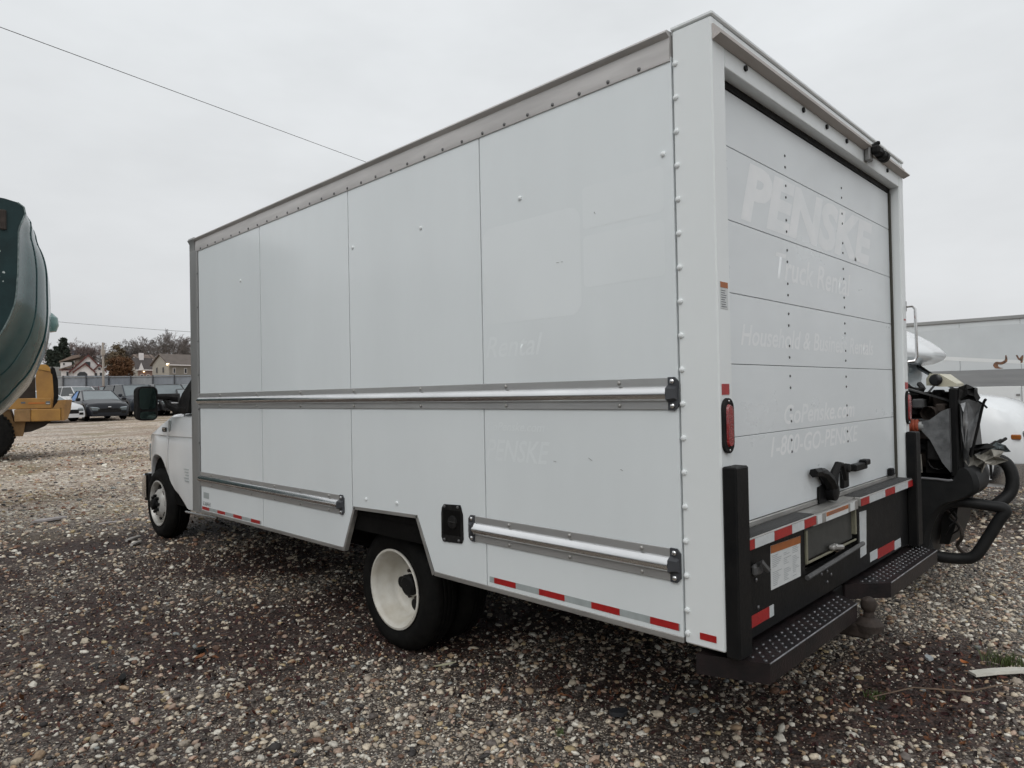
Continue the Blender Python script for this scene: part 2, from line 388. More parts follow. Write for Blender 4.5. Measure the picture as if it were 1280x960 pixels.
# ------------------------------------------------------------------ wheels
def wheel_parts(parent, cx, cy, cz, side, kind, name='wheel', R=.372, rr=.222, w=.215, m_rim='rim', world=True):
    """side=-1: the outer face looks towards -X. Tyre > rim, hub, lug nuts."""
    s = side; t = MB()
    h = w/2
    prof = [(rr, -h+.03), (rr+.012, -h+.008), (rr+.05, -h-.004), (R-.075, -h-.008), (R-.035, -h+.006), (R-.012, -h+.03), (R, -h+.05)]
    g = []
    for k in range(4):
        z = -h+.05+(w-.1)*(k+.5)/4; q = (w-.1)/4
        g += [(R, z-q*.36), (R-.011, z-q*.28), (R-.011, z+q*.28) if False else (R, z-q*.2), (R, z+q*.36), (R-.011, z+q*.42)]
    prof += [(R, -h+.055)]
    for k in range(1, 4):
        z = -h+.05+(w-.1)*k/4
        prof += [(R+.001, z-.008), (R-.012, z-.005), (R-.012, z+.005), (R+.001, z+.008)]
    prof += [(R, h-.05), (R-.012, h-.03), (R-.035, h-.006), (R-.075, h+.008), (rr+.05, h+.004), (rr+.012, h-.008), (rr, h-.03)]
    t.lathe([(r, -s*z) for r, z in prof], (cx, cy, cz), 'x', 48)
    ty = t.build(name, M['rubber'], parent, 40, world)
    o = MB()                                    # outer face offset = s*h
    if kind == 'dish':                          # rear dual: deep concave dish
        P = [(rr+.016, h-.004), (rr+.018, h+.004), (rr+.006, h+.007), (rr-.006, h-.006), (rr-.014, h-.02), (rr-.018, h-.06), (rr-.034, h-.075), (rr-.040, h-.125), (rr-.058, h-.15), (rr-.09, h-.158), (.075, h-.155), (.073, h-.13), (.02, h-.13), (.001, h-.13)]
    else:                                       # front: convex centre
        P = [(rr+.016, h-.004), (rr+.018, h+.004), (rr+.006, h+.007), (rr-.006, h-.006), (rr-.014, h-.02), (rr-.02, h-.055), (rr-.045, h-.06), (rr-.07, h-.02), (.11, h+.015), (.07, h+.018), (.001, h+.018)]
    o.lathe([(r, s*z) for r, z in P], (cx, cy, cz), 'x', 48)
    o.lathe([(rr+.0, -s*h*.9), (rr+.0, s*(h-.02))], (cx, cy, cz), 'x', 32)
    rim = o.build('rim', M[m_rim], ty, 50, True)
    # hand holes
    nh = 4 if kind == 'dish' else 8
    for k in range(nh):
        a = 2*PI*(k-.06)/nh; r0 = .125 if kind == 'dish' else .152
        q = MB(); hh = (h-.148) if kind == 'dish' else h-.018
        e = .036 if kind == 'dish' else .026
        q.lathe([(e, s*(hh-.012)), (e, s*(hh+.0015)), (e*.2, s*(hh+.0015))], (cx, cy+r0*math.cos(a), cz+r0*math.sin(a)), 'x', 14, True)
        q.build('hand_hole', M['hub'], ty)
    q = MB()
    if kind == 'dish':
        q.lathe([(.066, s*(h-.15)), (.064, s*(h-.10)), (.05, s*(h-.09)), (.001, s*(h-.09))], (cx, cy, cz), 'x', 20)
        q.build('hub', M['hub'], ty)
        for k in range(8):
            a = 2*PI*(k+.5)/8; q = MB()
            q.lathe([(.012, s*(h-.157)), (.012, s*(h-.132)), (.001, s*(h-.13))], (cx, cy+.084*math.cos(a), cz+.084*math.sin(a)), 'x', 6, True); q.build('lug_nut', M['rust'], ty)
    else:
        q.lathe([(.055, s*(h+.01)), (.052, s*(h+.06)), (.04, s*(h+.07)), (.001, s*(h+.07))], (cx, cy, cz), 'x', 18)
        q.build('hub', M['hub'], ty)
        for k in range(8):
            a = 2*PI*k/8; q = MB()
            q.lathe([(.017, s*(h+.012)), (.016, s*(h+.045)), (.001, s*(h+.05))], (cx, cy+.082*math.cos(a), cz+.082*math.sin(a)), 'x', 6, True)
            q.build('lug_nut', M['hub'], ty)
    return ty

# ------------------------------------------------------------------ the box truck
BW, BL = 2.44, 4.95
T = thing('box_truck', 'long white box truck with silver rub rails and faded lettering on its roll-up door', 'truck', (BW/2, 2.4, 0))
ZB, ZT = .575, 2.80
# shell behind the panels
MB().box(.022, BW-.022, .16, BL-.02, .80, 2.86).build('inner_wall', M['under'], T)
seams = [.167, 1.256, 2.448, 3.641, 4.79]
arch = [(1.662, ZB), (1.803, .862), (2.434, .846), (2.562, ZB)]
g = .0035
for i in range(4):
    a, b = seams[i]+g, seams[i+1]-g
    poly = [(a, ZB), ]
    if i == 1: poly = [(a, ZB), (1.662, ZB), (1.803, .862), (2.434, .846), (b, .846-.0) if False else (b, .8155)]
    if i == 1: poly = [(a, ZB), (1.662, ZB), (1.803, .862), (2.434, .846), (b, .846-(b-2.434)*.271/.128)]
    if i == 2: poly = [(a, .846-(a-2.434)*.271/.128), (2.562, ZB)]
    if i in (0, 3): poly = [(a, ZB)]
    poly += ([(b, ZB)] if i != 1 else [])+[(b, ZT+.01), (a, ZT+.01)]
    MB().prism(poly, 'x', 0., .02).build('side_panel', M['panel'], T)
for i in range(4):
    MB().box(BW-.02, BW, seams[i]+g, seams[i+1]-g, ZB, ZT+.01).build('side_panel', M['panel'], T)
MB().box(0.0, BW, BL-.02, BL, ZB, 2.86, .01).build('front_wall', M['panel'], T)
MB().box(.01, BW-.01, .05, BL-.01, 2.895, 2.91).build('roof', M['frame'], T)
MB().box(.03, BW-.03, .13, BL-.05, .70, .80).build('floor', M['under'], T)
# bottom rail of bare aluminium along the skirt and round the wheel arch
def skirt(y0, y1): 
    q = MB(); q.box(-.004, .024, y0, y1, ZB-.018, ZB+.006, .002); return q.build('bottom_rail', M['aludull'], T)
skirt(.17, 1.664); skirt(2.560, 4.79)
def strip(p, q, wdt=.018):
    p, q = Vector((0, *p)), Vector((0, *q)); d = (q-p).normalized(); n_ = Vector((0, -d.z, d.y))*wdt
    if n_.z > 0: n_ = -n_
    v = [p+n_, p, q, q+n_]; mb = MB()
    mb.prism([(a.y, a.z) for a in v], 'x', -.004, .026); return mb.build('arch_trim', M['aludull'], T)
strip((1.664, ZB-.01), (1.804, .864)); strip((1.804, .8645), (2.434, .8485)); strip((2.434, .8485), (2.562, ZB-.01))
# wheel well
MB().box(.03, .62, 1.70, 2.52, .87, .90).build('wheel_well', M['under'], T)
# top rail with overhanging lip
tp = [(.004, 2.792), (-.006, 2.793), (-.008, 2.803), (-.0075, 2.845), (-.005, 2.884), (-.022, 2.893), (-.027, 2.899), (-.024, 2.907), (0.06, 2.912), (.06, 2.79)]
MB().prism(tp, 'y', .172, 4.835).build('top_rail', M['toprail'], T)
MB().prism([(BW-x, z) for x, z in tp], 'y', .172, 4.835).build('top_rail', M['toprail'], T)
MB().prism([(-.012, 2.80), (-.012, 2.87), (-.03, 2.9), (-.02, 2.918), (.05, 2.92), (.05, 2.80)], 'y', 4.838, 4.95).build('rail_end_cap', M['postgrey'], T)
# front corner post
fp = [(-.006, 4.792), (-.006, 4.80), (-.012, 4.805), (-.012, 4.95), (.01, 4.985), (.08, 4.99), (.08, 4.792)]
MB().prism(fp, 'z', ZB-.02, 2.80).build('front_post', M['postgrey'], T)
MB().prism([(BW-x, y) for x, y in fp], 'z', ZB-.02, 2.80).build('front_post', M['postgrey'], T)
# rear corner posts and header
for x0, x1, nm in ((0, .103, 'l'), (BW-.082, BW, 'r')):
    MB().box(x0, x1, 0, .165, .56, 2.905, .006).build('rear_post', M['frame'], T)
MB().box(.1035, BW-.0825, .0015, .085, 2.745, 2.903, .003).build('rear_header', M['frame'], T)
MB().box(-.004, BW+.004, -.006, .17, 2.9055, 2.922, .004).build('rear_roof_cap', M['frame'], T)
dr = [(-.001, 2.815), (-.036, 2.828), (-.036, 2.834), (-.008, 2.828), (-.008, 2.872), (-.001, 2.874)]
MB().prism([(y, z) for y, z in dr], 'x', .004, BW+.016).build('drip_rail', M['driprail'], T)
for px in (.275, .86, 1.15, 1.43, 2.12):
    q = MB(); q.lathe([(.012, .002), (.012, -.006), (.001, -.006)], (px, 0, 2.795), 'y', 10, True); q.build('marker_hole', M['hub'], T)
# rivets: rear post line, top rail line, bolts along the rub rails
rv = MB().dome((0, 0, 0), 'x', .0115, -.009, 9).mesh('rivet', M['frame'])
rvs = MB().dome((0, 0, 0), 'x', .0085, -.007, 8).mesh('rivet_small', mat('rivet_dark', (.15, .15, .15), .5, .4))
rvd = MB().dome((0, 0, 0), 'x', .009, -.008, 8).mesh('bolt', M['aludull'])
rvl = MB().dome((0, 0, 0), 'x', .0105, -.009, 9).mesh('bolt_light', M['alu'])
z = 2.775; k = 0
while z > .6:
    inst('rivet', rv, (0, .152, z), T); z -= .1305
inst('rivet', rv, (0, .152, .60), T)
y = .31
while y < 4.78:
    inst('rivet', rvs, (-.0072, y, 2.806), T); y += .152
for (y, z) in ((3.966, 2.432), (2.40, 2.434), (1.73, 2.432), (.984, 2.435), (.213, 2.442), (2.30, .905), (1.99, .912)):
    inst('rivet', rv, (0, y, z), T)
z = 2.6
while z > .62:
    inst('rivet', rvs, (-.006, 4.798, z), T); z -= .29
# rub rails
def rub_rail(y0, y1, zc, hgt, caps=(True, True), nb=4, out=.034):
    h = hgt/2
    a = y0+(.03 if caps[0] else 0); b = y1-(.03 if caps[1] else 0)
    o = MB().box(-.0075, -.001, a, b, zc-h, zc+h, .0015).build('rub_rail', M['flange'], T, 25)
    P = [(-.0076, -h*.50), (-.013, -h*.47), (-out*.62, -h*.37), (-out*.86, -h*.23), (-out, -h*.05), (-out*.97, h*.08), (-out*.80, h*.24), (-out*.55, h*.37), (-.013, h*.47), (-.0076, h*.50)]
    MB().prism([(x, zc+z) for x, z in P], 'y', a, b).build('rail_bulge', M['alu'], o, 40)
    for i in range(nb):
        y = a+(b-a)*(i+.35)/nb
        for s_ in (-1, 1): inst('bolt', rvd, (-.0075, y, zc+s_*h*.74), o)
    for e, on, d in ((a, caps[0], -1), (b, caps[1], 1)):
        if not on: continue
        y2 = e+d*.045; c = .016
        pts = [(e, zc-h-.002), (y2-d*c, zc-h-.002), (y2, zc-h+c), (y2, zc+h-c), (y2-d*c, zc+h+.002), (e, zc+h+.002)]
        cp = MB().prism(pts, 'x', -.001, -.010)
        r1 = [(-.0101, e, zc-h*.55), (-out-.003, e+d*.004, zc-h*.34), (-out-.003, e+d*.004, zc+h*.34), (-.0101, e, zc+h*.55)]
        r2 = [(-.0101, y2-d*.004, zc-h*.42), (-.02, y2-d*.010, zc-h*.28), (-.02, y2-d*.010, zc+h*.28), (-.0101, y2-d*.004, zc+h*.42)]
        cp.loft([r1, r2])
        k_ = cp.build('end_cap', M['cap'], o)
        for s_ in (-1, 1): inst('bolt', rvl, (-.010, e+d*.02, zc+s_*h*.76), k_)
rub_rail(.18, 4.79, 1.510, .124, (True, False), 7)
rub_rail(.187, 1.362, .850, .126, (True, True), 3)
rub_rail(2.553, 4.79, .846, .118, (True, False), 6)
# fuel filler recess
q = MB(); c = .018
fo = [(1.595, .775), (1.595-.012, .752), (1.437, .760), (1.424, .782), (1.426, .905), (1.437, .94), (1.445, .955), (1.572, .948), (1.588, .93), (1.594, .90)]
q.prism(fo, 'x', -.006, -.0005); q.build('fuel_filler', M['blackrub'], T)
q = MB(); q.loft([[(-.0064, y, z) for y, z in ((1.578, .79), (1.442, .795), (1.442, .925), (1.578, .92))], [(-.0066, y, z) for y, z in ((1.56, .80), (1.46, .803), (1.46, .915), (1.56, .91))]])
q.build('filler_pocket', M['under'], T)
q = MB(); q.lathe([(.035, -.006), (.033, -.014), (.028, -.016), (.001, -.016)], (0, 1.50, .862), 'x', 16); q.box(-.02, -.012, 1.475, 1.525, .857, .867, .003); q.build('fuel_cap', M['blackrub'], T)
for y, z in ((1.565, .938), (1.46, .943), (1.57, .765), (1.455, .772)): inst('screw', rvs, (-.006, y, z), T)
# reflective tape along the skirt
def tape(m, y0, y1, z0, z1, x=-.0012, nm='reflective_tape'): MB().box(x, x+.0008, y0, y1, z0, z1).build(nm, M[m], T, 0)
tape('tapegrey', .185, 1.238, .5995, .628, -.001)
for y0, y1 in ((1.06, 1.205), (.76, .911), (.465, .611), (.190, .318)): tape('red', y0, y1, .600, .6275, -.0022)
tape('red', .034, .101, .590, .615, -.0022)
tape('tapegrey', 3.68, 4.775, .5865, .613, -.001)
for y0, y1 in ((4.625, 4.772), (4.31, 4.459), (4.005, 4.155), (3.70, 3.846)): tape('red', y0, y1, .587, .6125, -.0022)
tape('paper', 4.60, 4.755, .627, .652, -.0012, 'sticker')
tape('print', 4.598, 4.757, .625, .654, -.0008, 'sticker_border')
tape('tapegrey', 4.63, 4.74, .685, .735, -.0012, 'sticker')
text_mesh('L 20FA', 4.745, 4.61, .631, .648, -.0022, M['print'], 'lettering', T, 0, .02, 'x')
# pale patches painted as reflections, and ghosts of removed lettering, left side
def rrect(y0, y1, z0, z1, r, m, nm, x):
    P = []
    for cy, cz, a0 in ((y1-r, z1-r, 0), (y0+r, z1-r, 90), (y0+r, z0+r, 180), (y1-r, z0+r, 270)):
        for k in range(6): a = rad(a0+18*k); P.append((cy+r*math.cos(a), cz+r*math.sin(a)))
    MB().prism(P, 'x', x, x+.0004).build(nm, M[m], T, 0)
rrect(.63, 1.243, 1.86, 2.33, .06, 'reflpatch', 'painted_reflection', -.00035)
rrect(.215, .615, 2.22, 2.40, .02, 'reflpatch', 'painted_reflection', -.00035)
rrect(.215, .615, 1.97, 2.19, .02, 'reflpatch', 'painted_reflection', -.00035)
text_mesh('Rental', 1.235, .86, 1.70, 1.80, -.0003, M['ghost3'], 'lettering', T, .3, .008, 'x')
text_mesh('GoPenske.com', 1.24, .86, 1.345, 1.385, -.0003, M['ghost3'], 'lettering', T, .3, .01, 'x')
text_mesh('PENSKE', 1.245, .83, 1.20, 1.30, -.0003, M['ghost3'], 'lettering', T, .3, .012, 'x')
# scuffs on the side panel
for (y, z, l, a) in ((.80, 1.215, .016, 10), (.60, 1.235, .022, 30), (.44, 1.20, .012, 25), (.76, 2.10, .015, 5), (.735, 2.10, .008, 0), (.55, 2.28, .012, 60)):
    q = MB().box(-.0022, -.0014, -l/2, l/2, -.0012, .0012); q.move(Matrix.Translation((0, y, z)) @ Matrix.Rotation(rad(a), 4, 'X')); q.build('scuff', mat('scuff_grey', (.30, .31, .31), .6), T, 0)

# roll-up door
DY = .06; DX0, DX1 = .1045, BW-.0835
zs = [.985, 1.332, 1.622, 1.905, 2.195, 2.490, 2.716]
for i in range(6):
    MB().box(DX0+.008, DX1-.02, DY, DY+.022, zs[i]+.0012, zs[i+1]-.0013, .0015).build('door_panel', M['door'], T)
MB().box(DX0, DX1, DY+.0225, DY+.04, .96, 2.79).build('door_backing', M['under'], T)
MB().box(DX0+.008, DX1-.02, DY-.004, DY+.02, .958, .983, .004).build('door_bottom_rail', M['aludull'], T)
MB().box(DX0, DX1, DY-.006, DY+.02, 2.7165, 2.7445).build('top_seal', M['blackrub'], T)
MB().box(DX1-.018, DX1-.001, DY-.012, DY+.02, .96, 2.716, .003).build('side_seal', mat('side_seal_dark', (.055, .052, .04), .7, var=.4, vscale=8), T)
MB().box(DX0+.0005, DX0+.007, DY-.006, DY+.02, .96, 2.716).build('side_seal', M['blackrub'], T)
dv = MB().dome((0, 0, 0), 'y', .0065, -.004, 7).mesh('door_bolt', M['greytrim'])
for x in (.785, 1.515):
    for z in zs[1:6]:
        for d in (-.098, -.045, .04, .092): inst('door_bolt', dv, (x+random.uniform(-.002, .002), DY, z+d), T)
TX = [('PENSKE', .33, 2.02, 2.232, 2.468, .045), ('Truck Rental', .66, 1.62, 2.012, 2.128, .012), ('Household & Business Rentals', .305, 1.98, 1.703, 1.787, .012), ('GoPenske.com', .71, 1.635, 1.362, 1.447, .012), ('1-800-GO-PENSKE', .56, 1.68, 1.228, 1.312, .012)]
for s_, a, b, c, d, bo in TX: text_mesh(s_, a, b, c, d, DY-.0003, M['ghost'], 'lettering', T, .27, bo, 'y')
# latch and hasp on the door
q = MB(); q.prism([(1.065, .962), (1.23, .962), (1.225, 1.03), (1.17, 1.05), (1.07, 1.04)], 'y', DY-.012, DY-.0005); q.build('latch_plate', M['black'], T)
q = MB(); q.tube([(1.175, DY-.028, 1.035), (1.13, DY-.03, 1.075), (1.07, DY-.032, 1.11), (1.01, DY-.034, 1.122)], [.036, .034, .027, .02], 8); q.tube([(.955, DY-.03, 1.122), (1.03, DY-.034, 1.12)], .022, 6)
q.build('latch_hook', M['black'], T)
q = MB(); q.tube([(1.17, DY-.035, 1.04), (1.20, DY-.04, 1.10), (1.23, DY-.045, 1.14), (1.265, DY-.05, 1.135), (1.30, DY-.052, 1.085), (1.31, DY-.052, 1.055)], [.03, .022, .017, .015, .013, .012], 8); q.lathe([(.045, -.012), (.045, -.05), (.03, -.056), (.001, -.056)], (1.185, DY, 1.01), 'y', 14, True)
q.build('latch_handle', M['black'], T)
q = MB(); q.box(1.375, 1.46, DY-.022, DY-.0005, 1.0, 1.115, .006); q.lathe([(.024, -.02), (.022, -.045), (.001, -.048)], (1.40, DY, 1.105), 'y', 12, True); q.build('hasp', M['black'], T)
q = MB(); q.box(1.515, 1.70, DY-.04, DY-.004, 1.075, 1.112, .005); q.box(1.66, 1.735, DY-.045, DY-.006, 1.095, 1.125, .005); q.build('hasp_arm', M['black'], T)
q = MB(); q.box(2.17, 2.225, DY-.03, DY-.003, .985, 1.03, .006); q.build('door_stop', M['black'], T)
# rear lights, reflectors, stickers on the posts
def stadium(cx, cz, w, h, n=8):
    r = w/2; return [(cx+r*math.cos(a), cz+(h/2-r)+r*math.sin(a)) for a in [PI*k/n for k in range(n+1)]]+[(cx+r*math.cos(a), cz-(h/2-r)+r*math.sin(a)) for a in [PI+PI*k/n for k in range(n+1)]]
for cx in (.047, BW-.041):
    b = MB(); b.prism(stadium(cx, 1.388, .078, .205), 'y', -.012, -.0005); bz = b.build('tail_light', M['blackrub'], T)
    b = MB(); b.loft([[(x, -.0122, z) for x, z in stadium(cx, 1.388, .046, .16)], [(x, -.020, z) for x, z in stadium(cx, 1.388, .040, .15)]]); b.build('lens', M['lens'], bz)
    for s_ in (-1, 1): b = MB(); b.dome((cx, -.012, 1.388+s_*.091), 'y', .005, -.003, 6); b.build('screw', M['chrome'], bz)
    MB().box(cx-.03, cx+.026, -.0025, -.0005, 1.503, 1.543).build('red_reflector', M['red'], T, 0)
MB().box(.022, .080, -.0015, -.0005, 1.822, 1.922).build('warning_sticker', M['paper'], T, 0)
MB().box(.0225, .0795, -.0025, -.0016, 1.900, 1.9215).build('sticker_header', M['orange'], T, 0)
for i in range(8): MB().box(.027, .05+.022*random.random(), -.0022, -.0016, 1.888-.0085*i, 1.8905-.0085*i).build('print_line', M['print'], T, 0)
MB().box(BW-.075, BW-.012, -.0015, -.0005, 1.35, 1.425).build('warning_sticker', mat('sticker_pale', (.6, .62, .61), .5), T, 0)
MB().box(BW-.075, BW-.012, -.0025, -.0016, 1.41, 1.425).build('sticker_header', M['orange'], T, 0)
MB().box(BW-.06, BW-.02, -.0015, -.0005, 1.925, 1.935).build('red_mark', M['red'], T, 0)
# rear view camera under the drip rail
q = MB(); q.box(1.70, 1.76, -.03, -.001, 2.755, 2.835, .006); q.build('camera_bracket', M['postgrey'], T)
q = MB(); q.box(1.715, 1.80, -.075, -.028, 2.785, 2.835, .012); q.lathe([(.026, .0), (.028, .03), (.024, .05), (.03, .055), (.03, .085), (.02, .09), (.001, .09)], (1.79, -.055, 2.80), 'x', 12, True); q.tube([(1.73, -.03, 2.83), (1.75, -.06, 2.85), (1.78, -.04, 2.848)], .012, 6)
q.build('backup_camera', M['blackrub'], T)
# grab handle beside the right rear post
q = MB(); q.tube([(BW-.0, .02, 2.015), (BW+.03, -.025, 2.018), (BW+.036, -.04, 2.0), (BW+.036, -.043, 1.70), (BW+.03, -.03, 1.675), (BW-.0, .02, 1.668)], .0085, 8); q.build('grab_handle', M['alu'], T)
q = MB(); q.box(BW, BW+.014, .0, .04, 1.985, 2.05, .003); q.box(BW, BW+.014, .0, .04, 1.60, 1.69, .003); q.build('handle_foot', M['postgrey'], T)

# rear sill, apron and bumper
MB().box(.104, BW-.083, .0, DY+.02, .935, .957).build('sill_base', M['aludull'], T)
q = MB(); q.box(.104, .80, -.034, -.0005, .912, .958, .004); q.build('sill', M['aludull'], T)
q = MB(); q.box(1.40, BW-.01, -.034, -.0005, .912, .958, .004); q.build('sill', M['aludull'], T)
q = MB(); q.box(.803, 1.397, -.022, -.0005, .90, .948, .003); q.build('ramp_lip', M['aludull'], T)
rb = MB().box(-.0025, .0025, -.031, .05, 0, .004).mesh('sill_rib', M['greytrim'])
x = .125
while x < BW-.1:
    if not .79 < x < 1.41: inst('sill_rib', rb, (x, 0, .958), T)
    x += .014
tx = [(.104, .185, 'red'), (.185, .36, 'tapewhite'), (.36, .535, 'red'), (.535, .665, 'tapewhite'), (.665, .80, 'red'), (1.40, 1.53, 'red'), (1.53, 1.80, 'tapewhite'), (1.80, 1.98, 'red'), (1.98, 2.24, 'tapewhite'), (2.24, 2.43, 'red')]
for a, b, m_ in tx: MB().box(a+.001, b-.001, -.0352, -.0343, .9145, .952).build('reflective_tape', M[m_], T, 0)
for a, b in ((.845, .90), (1.275, 1.34)): MB().box(a, b, -.0238, -.0225, .905, .944).build('label_tab', M['paper'], T, 0)
MB().box(.95, 1.245, -.0238, -.0225, .903, .944).build('ramp_label', M['paper'], T, 0)
MB().box(.952, 1.243, -.0250, -.0240, .925, .9435).build('label_header', M['orange'], T, 0)
for i in range(2): MB().box(.98, 1.2, -.0256, -.0251, .929+.007*i, .931+.007*i).build('print_line', M['print'], T, 0)
ap = M['black']
MB().box(.104, .745, -.002, .03, .56, .911).build('apron', ap, T)
MB().box(1.44, BW-.0, -.002, .03, .56, .911).build('apron', ap, T)
MB().box(.745, 1.44, -.002, .03, .56, .70).build('apron', ap, T)
MB().box(.72, 1.46, .05, .6, .70, .735).build('ramp_tray', M['rust'], T)
q = MB(); q.box(.76, 1.40, .012, .03, .745, .89, .004); q.build('ramp_end', mat('ramp_end_grey', (.07, .07, .064), .6, .2, var=.4, vscale=12), T)
q = MB(); q.box(.748, .765, -.01, .03, .74, .89, .002); q.box(1.39, 1.405, -.01, .03, .77, .90, .002); q.box(.766, 1.389, -.012, -.004, .742, .750, .001); q.build('ramp_frame', mat('ramp_frame_yellow', (.27, .26, .19), .5, .2, var=.3, vscale=15), T)
q = MB(); q.box(1.03, 1.10, -.025, .0, .755, .775, .005); q.tube([(1.06, -.02, .765), (1.13, -.03, .755)], .012, 6); q.build('ramp_catch', M['aludull'], T)
q = MB(); q.tube([(.72, -.02, .69), (1.46, -.02, .715)], .011, 8); q.build('crossbar', M['greytrim'], T)
# paper notice and strip
q = MB(); q.prism([(.388, .706), (.69, .702), (.694, .876), (.390, .884)], 'y', -.0042, -.0028); nb_ = q.build('paper_notice', M['paper'], T, 0)
MB().prism([(.390, .853), (.6935, .845), (.694, .876), (.390, .884)], 'y', -.0055, -.0045).build('notice_header', M['orange'], T, 0)
for i in range(17):
    zz = .84-.0075*i
    for a, b in ((.405, .50), (.515, .59), (.605, .68)):
        if random.random() < .8: MB().box(a, a+(b-a)*random.uniform(.4, 1), -.0049, -.0044, zz-.0011, zz+.0011).build('print_line', mat('print_pale', (.33, .35, .36), .6), T, 0)
MB().prism([(1.465, .636), (1.56, .640), (1.575, .868), (1.468, .872)], 'y', -.0045, -.0028).build('white_strip', M['tapewhite'], T, 0)
for a, b, m_, z0, z1 in ((.197, .368, 'red', .600, .646), (.368, .410, 'tapewhite', .600, .646), (1.62, 1.745, 'tapewhite', .585, .636), (1.745, 2.055, 'red', .578, .630), (2.055, 2.18, 'tapewhite', .572, .622)):
    MB().box(a, b-.001, -.0042, -.0028, z0, z1).build('reflective_tape', M[m_], T, 0)
q = MB(); q.box(.20, .27, -.03, -.003, .80, .845, .01); q.tube([(.24, -.02, .84), (.215, -.045, .86), (.26, -.05, .82)], .012, 6); q.build('plate_lamp', M['greytrim'], T)
for x, z in ((.255, .775), (.268, .665), (1.0, .66), (1.05, .635), (.93, .66), (1.0, .61)):
    q = MB(); q.dome((x, -.002, z), 'y', .009, -.006, 7); q.build('bolt', M['wornedge'], T)
# black bumper posts
for x0, x1 in ((-.002, .100), (BW-.10, BW+.002)):
    q = MB(); q.box(x0, x1, -.058, -.0015, .545, 1.24, .006); q.build('bumper_post', M['black'], T)
# step treads
ZS = .53
PL = [(.0, .12), (.088, -.125), (1.02, -.125), (1.155, .03), (1.155, .12)]
PR = [(1.30, .12), (1.30, .02), (1.48, -.14), (2.40, -.14), (2.452, -.05), (2.452, .12)]
def rivets_in(poly, mb):
    def inside(x, y):
        c_ = False; n = len(poly)
        for i in range(n):
            (xa, ya), (xb, yb) = poly[i], poly[(i+1) % n]
            if (ya > y) != (yb > y) and x < (xb-xa)*(y-ya)/(yb-ya)+xa: c_ = not c_
        return c_
    r = 0; yy = -.10
    while yy < .0:
        xx = .05+(.03 if r % 2 else 0)
        while xx < 2.44:
            if inside(xx-.02, yy) and inside(xx+.02, yy) and inside(xx, yy-.02): mb.lathe([(.0085, 0), (.007, .004), (.0035, .0045)], (xx, yy, ZS), 'z', 7)
            xx += .058
        yy += .0255; r += 1
for P in (PL, PR):
    st = MB().prism(P, 'z', ZS-.075, ZS).build('step', M['tread'], T)
    mb = MB(); rivets_in(P, mb); mb.build('tread_studs', M['wornedge'], st, kind='stuff')
    e = [Vector((x, y, ZS-.001)) for x, y in P]
    mb = MB(); mb.tube([e[1], e[2]] if P is PL else [e[2], e[3]], .004, 6); mb.build('worn_edge', M['wornedge'], st)
mb = MB(); mb.box(1.157, 1.298, .03, .12, ZS-.07, ZS-.003, .004); mb.build('step_bridge', M['black'], T)
mb = MB(); mb.box(.3, 2.2, .125, .2, .40, .53, .01); mb.build('bumper_beam', M['black'], T)
# hitch receiver and ball
mb = MB(); mb.box(1.05, 1.15, -.16, .14, .36, .425, .01); mb.lathe([(.06, -.03), (.062, .0), (.045, .02), (.025, .03), (.022, .055), (.03, .065), (.036, .085), (.030, .11), (.012, .122), (.001, .124)], (1.10, -.15, .425), 'z', 16, True)
mb.build('hitch_ball', M['rust'], T)
# chassis under the box
for x in (.78, 1.66): MB().box(x-.04, x+.04, .2, 7.0, .50, .68, .01).build('frame_rail', M['under'], T)
for y in (.6, 1.2, 3.1, 3.9, 4.6): MB().box(.06, BW-.06, y-.03, y+.03, .62, .70).build('cross_member', M['under'], T)
MB().tube([(.4, 2.2, .372), (BW-.4, 2.2, .372)], .07, 12).build('rear_axle', M['under'], T)
MB().lathe([(.02, -.2), (.16, -.1), (.18, 0), (.16, .1), (.02, .2)], (BW/2, 2.2, .372), 'x', 16).build('differential', M['under'], T)
MB().tube([(BW/2, 2.4, .40), (BW/2, 5.6, .55)], .045, 10).build('drive_shaft', M['under'], T)
MB().box(.95, 1.5, .5, 1.6, .36, .62, .05).build('fuel_tank', M['under'], T)
MB().box(.45, .9, 2.9, 4.4, .42, .64, .06).build('battery_tray', M['under'], T)
MB().tube([(1.75, 5.8, .5), (1.8, 3.0, .45), (1.9, 2.7, .5), (1.95, 1.4, .5)], .045, 8).build('exhaust_pipe', M['rust'], T)
for x in (.62, 1.82): MB().tube([(x, 1.3, .56), (x, 2.2, .45), (x, 3.1, .56)], .03, 6).build('leaf_spring', M['under'], T)
for x, s_ in ((.227, -1), (BW-.227, 1)):
    wheel_parts(T, x, 2.2, .360, s_, 'dish')
    t_ = wheel_parts(T, x-s_*.245, 2.2, .360, s_, 'dish')
for x, s_ in ((.345, -1), (BW-.345, 1)): wheel_parts(T, x, 6.56, .430, s_, 'front', m_rim='rimfront')
MB().tube([(.4, 6.56, .40), (BW-.4, 6.56, .40)], .05, 10).build('front_axle', M['under'], T)

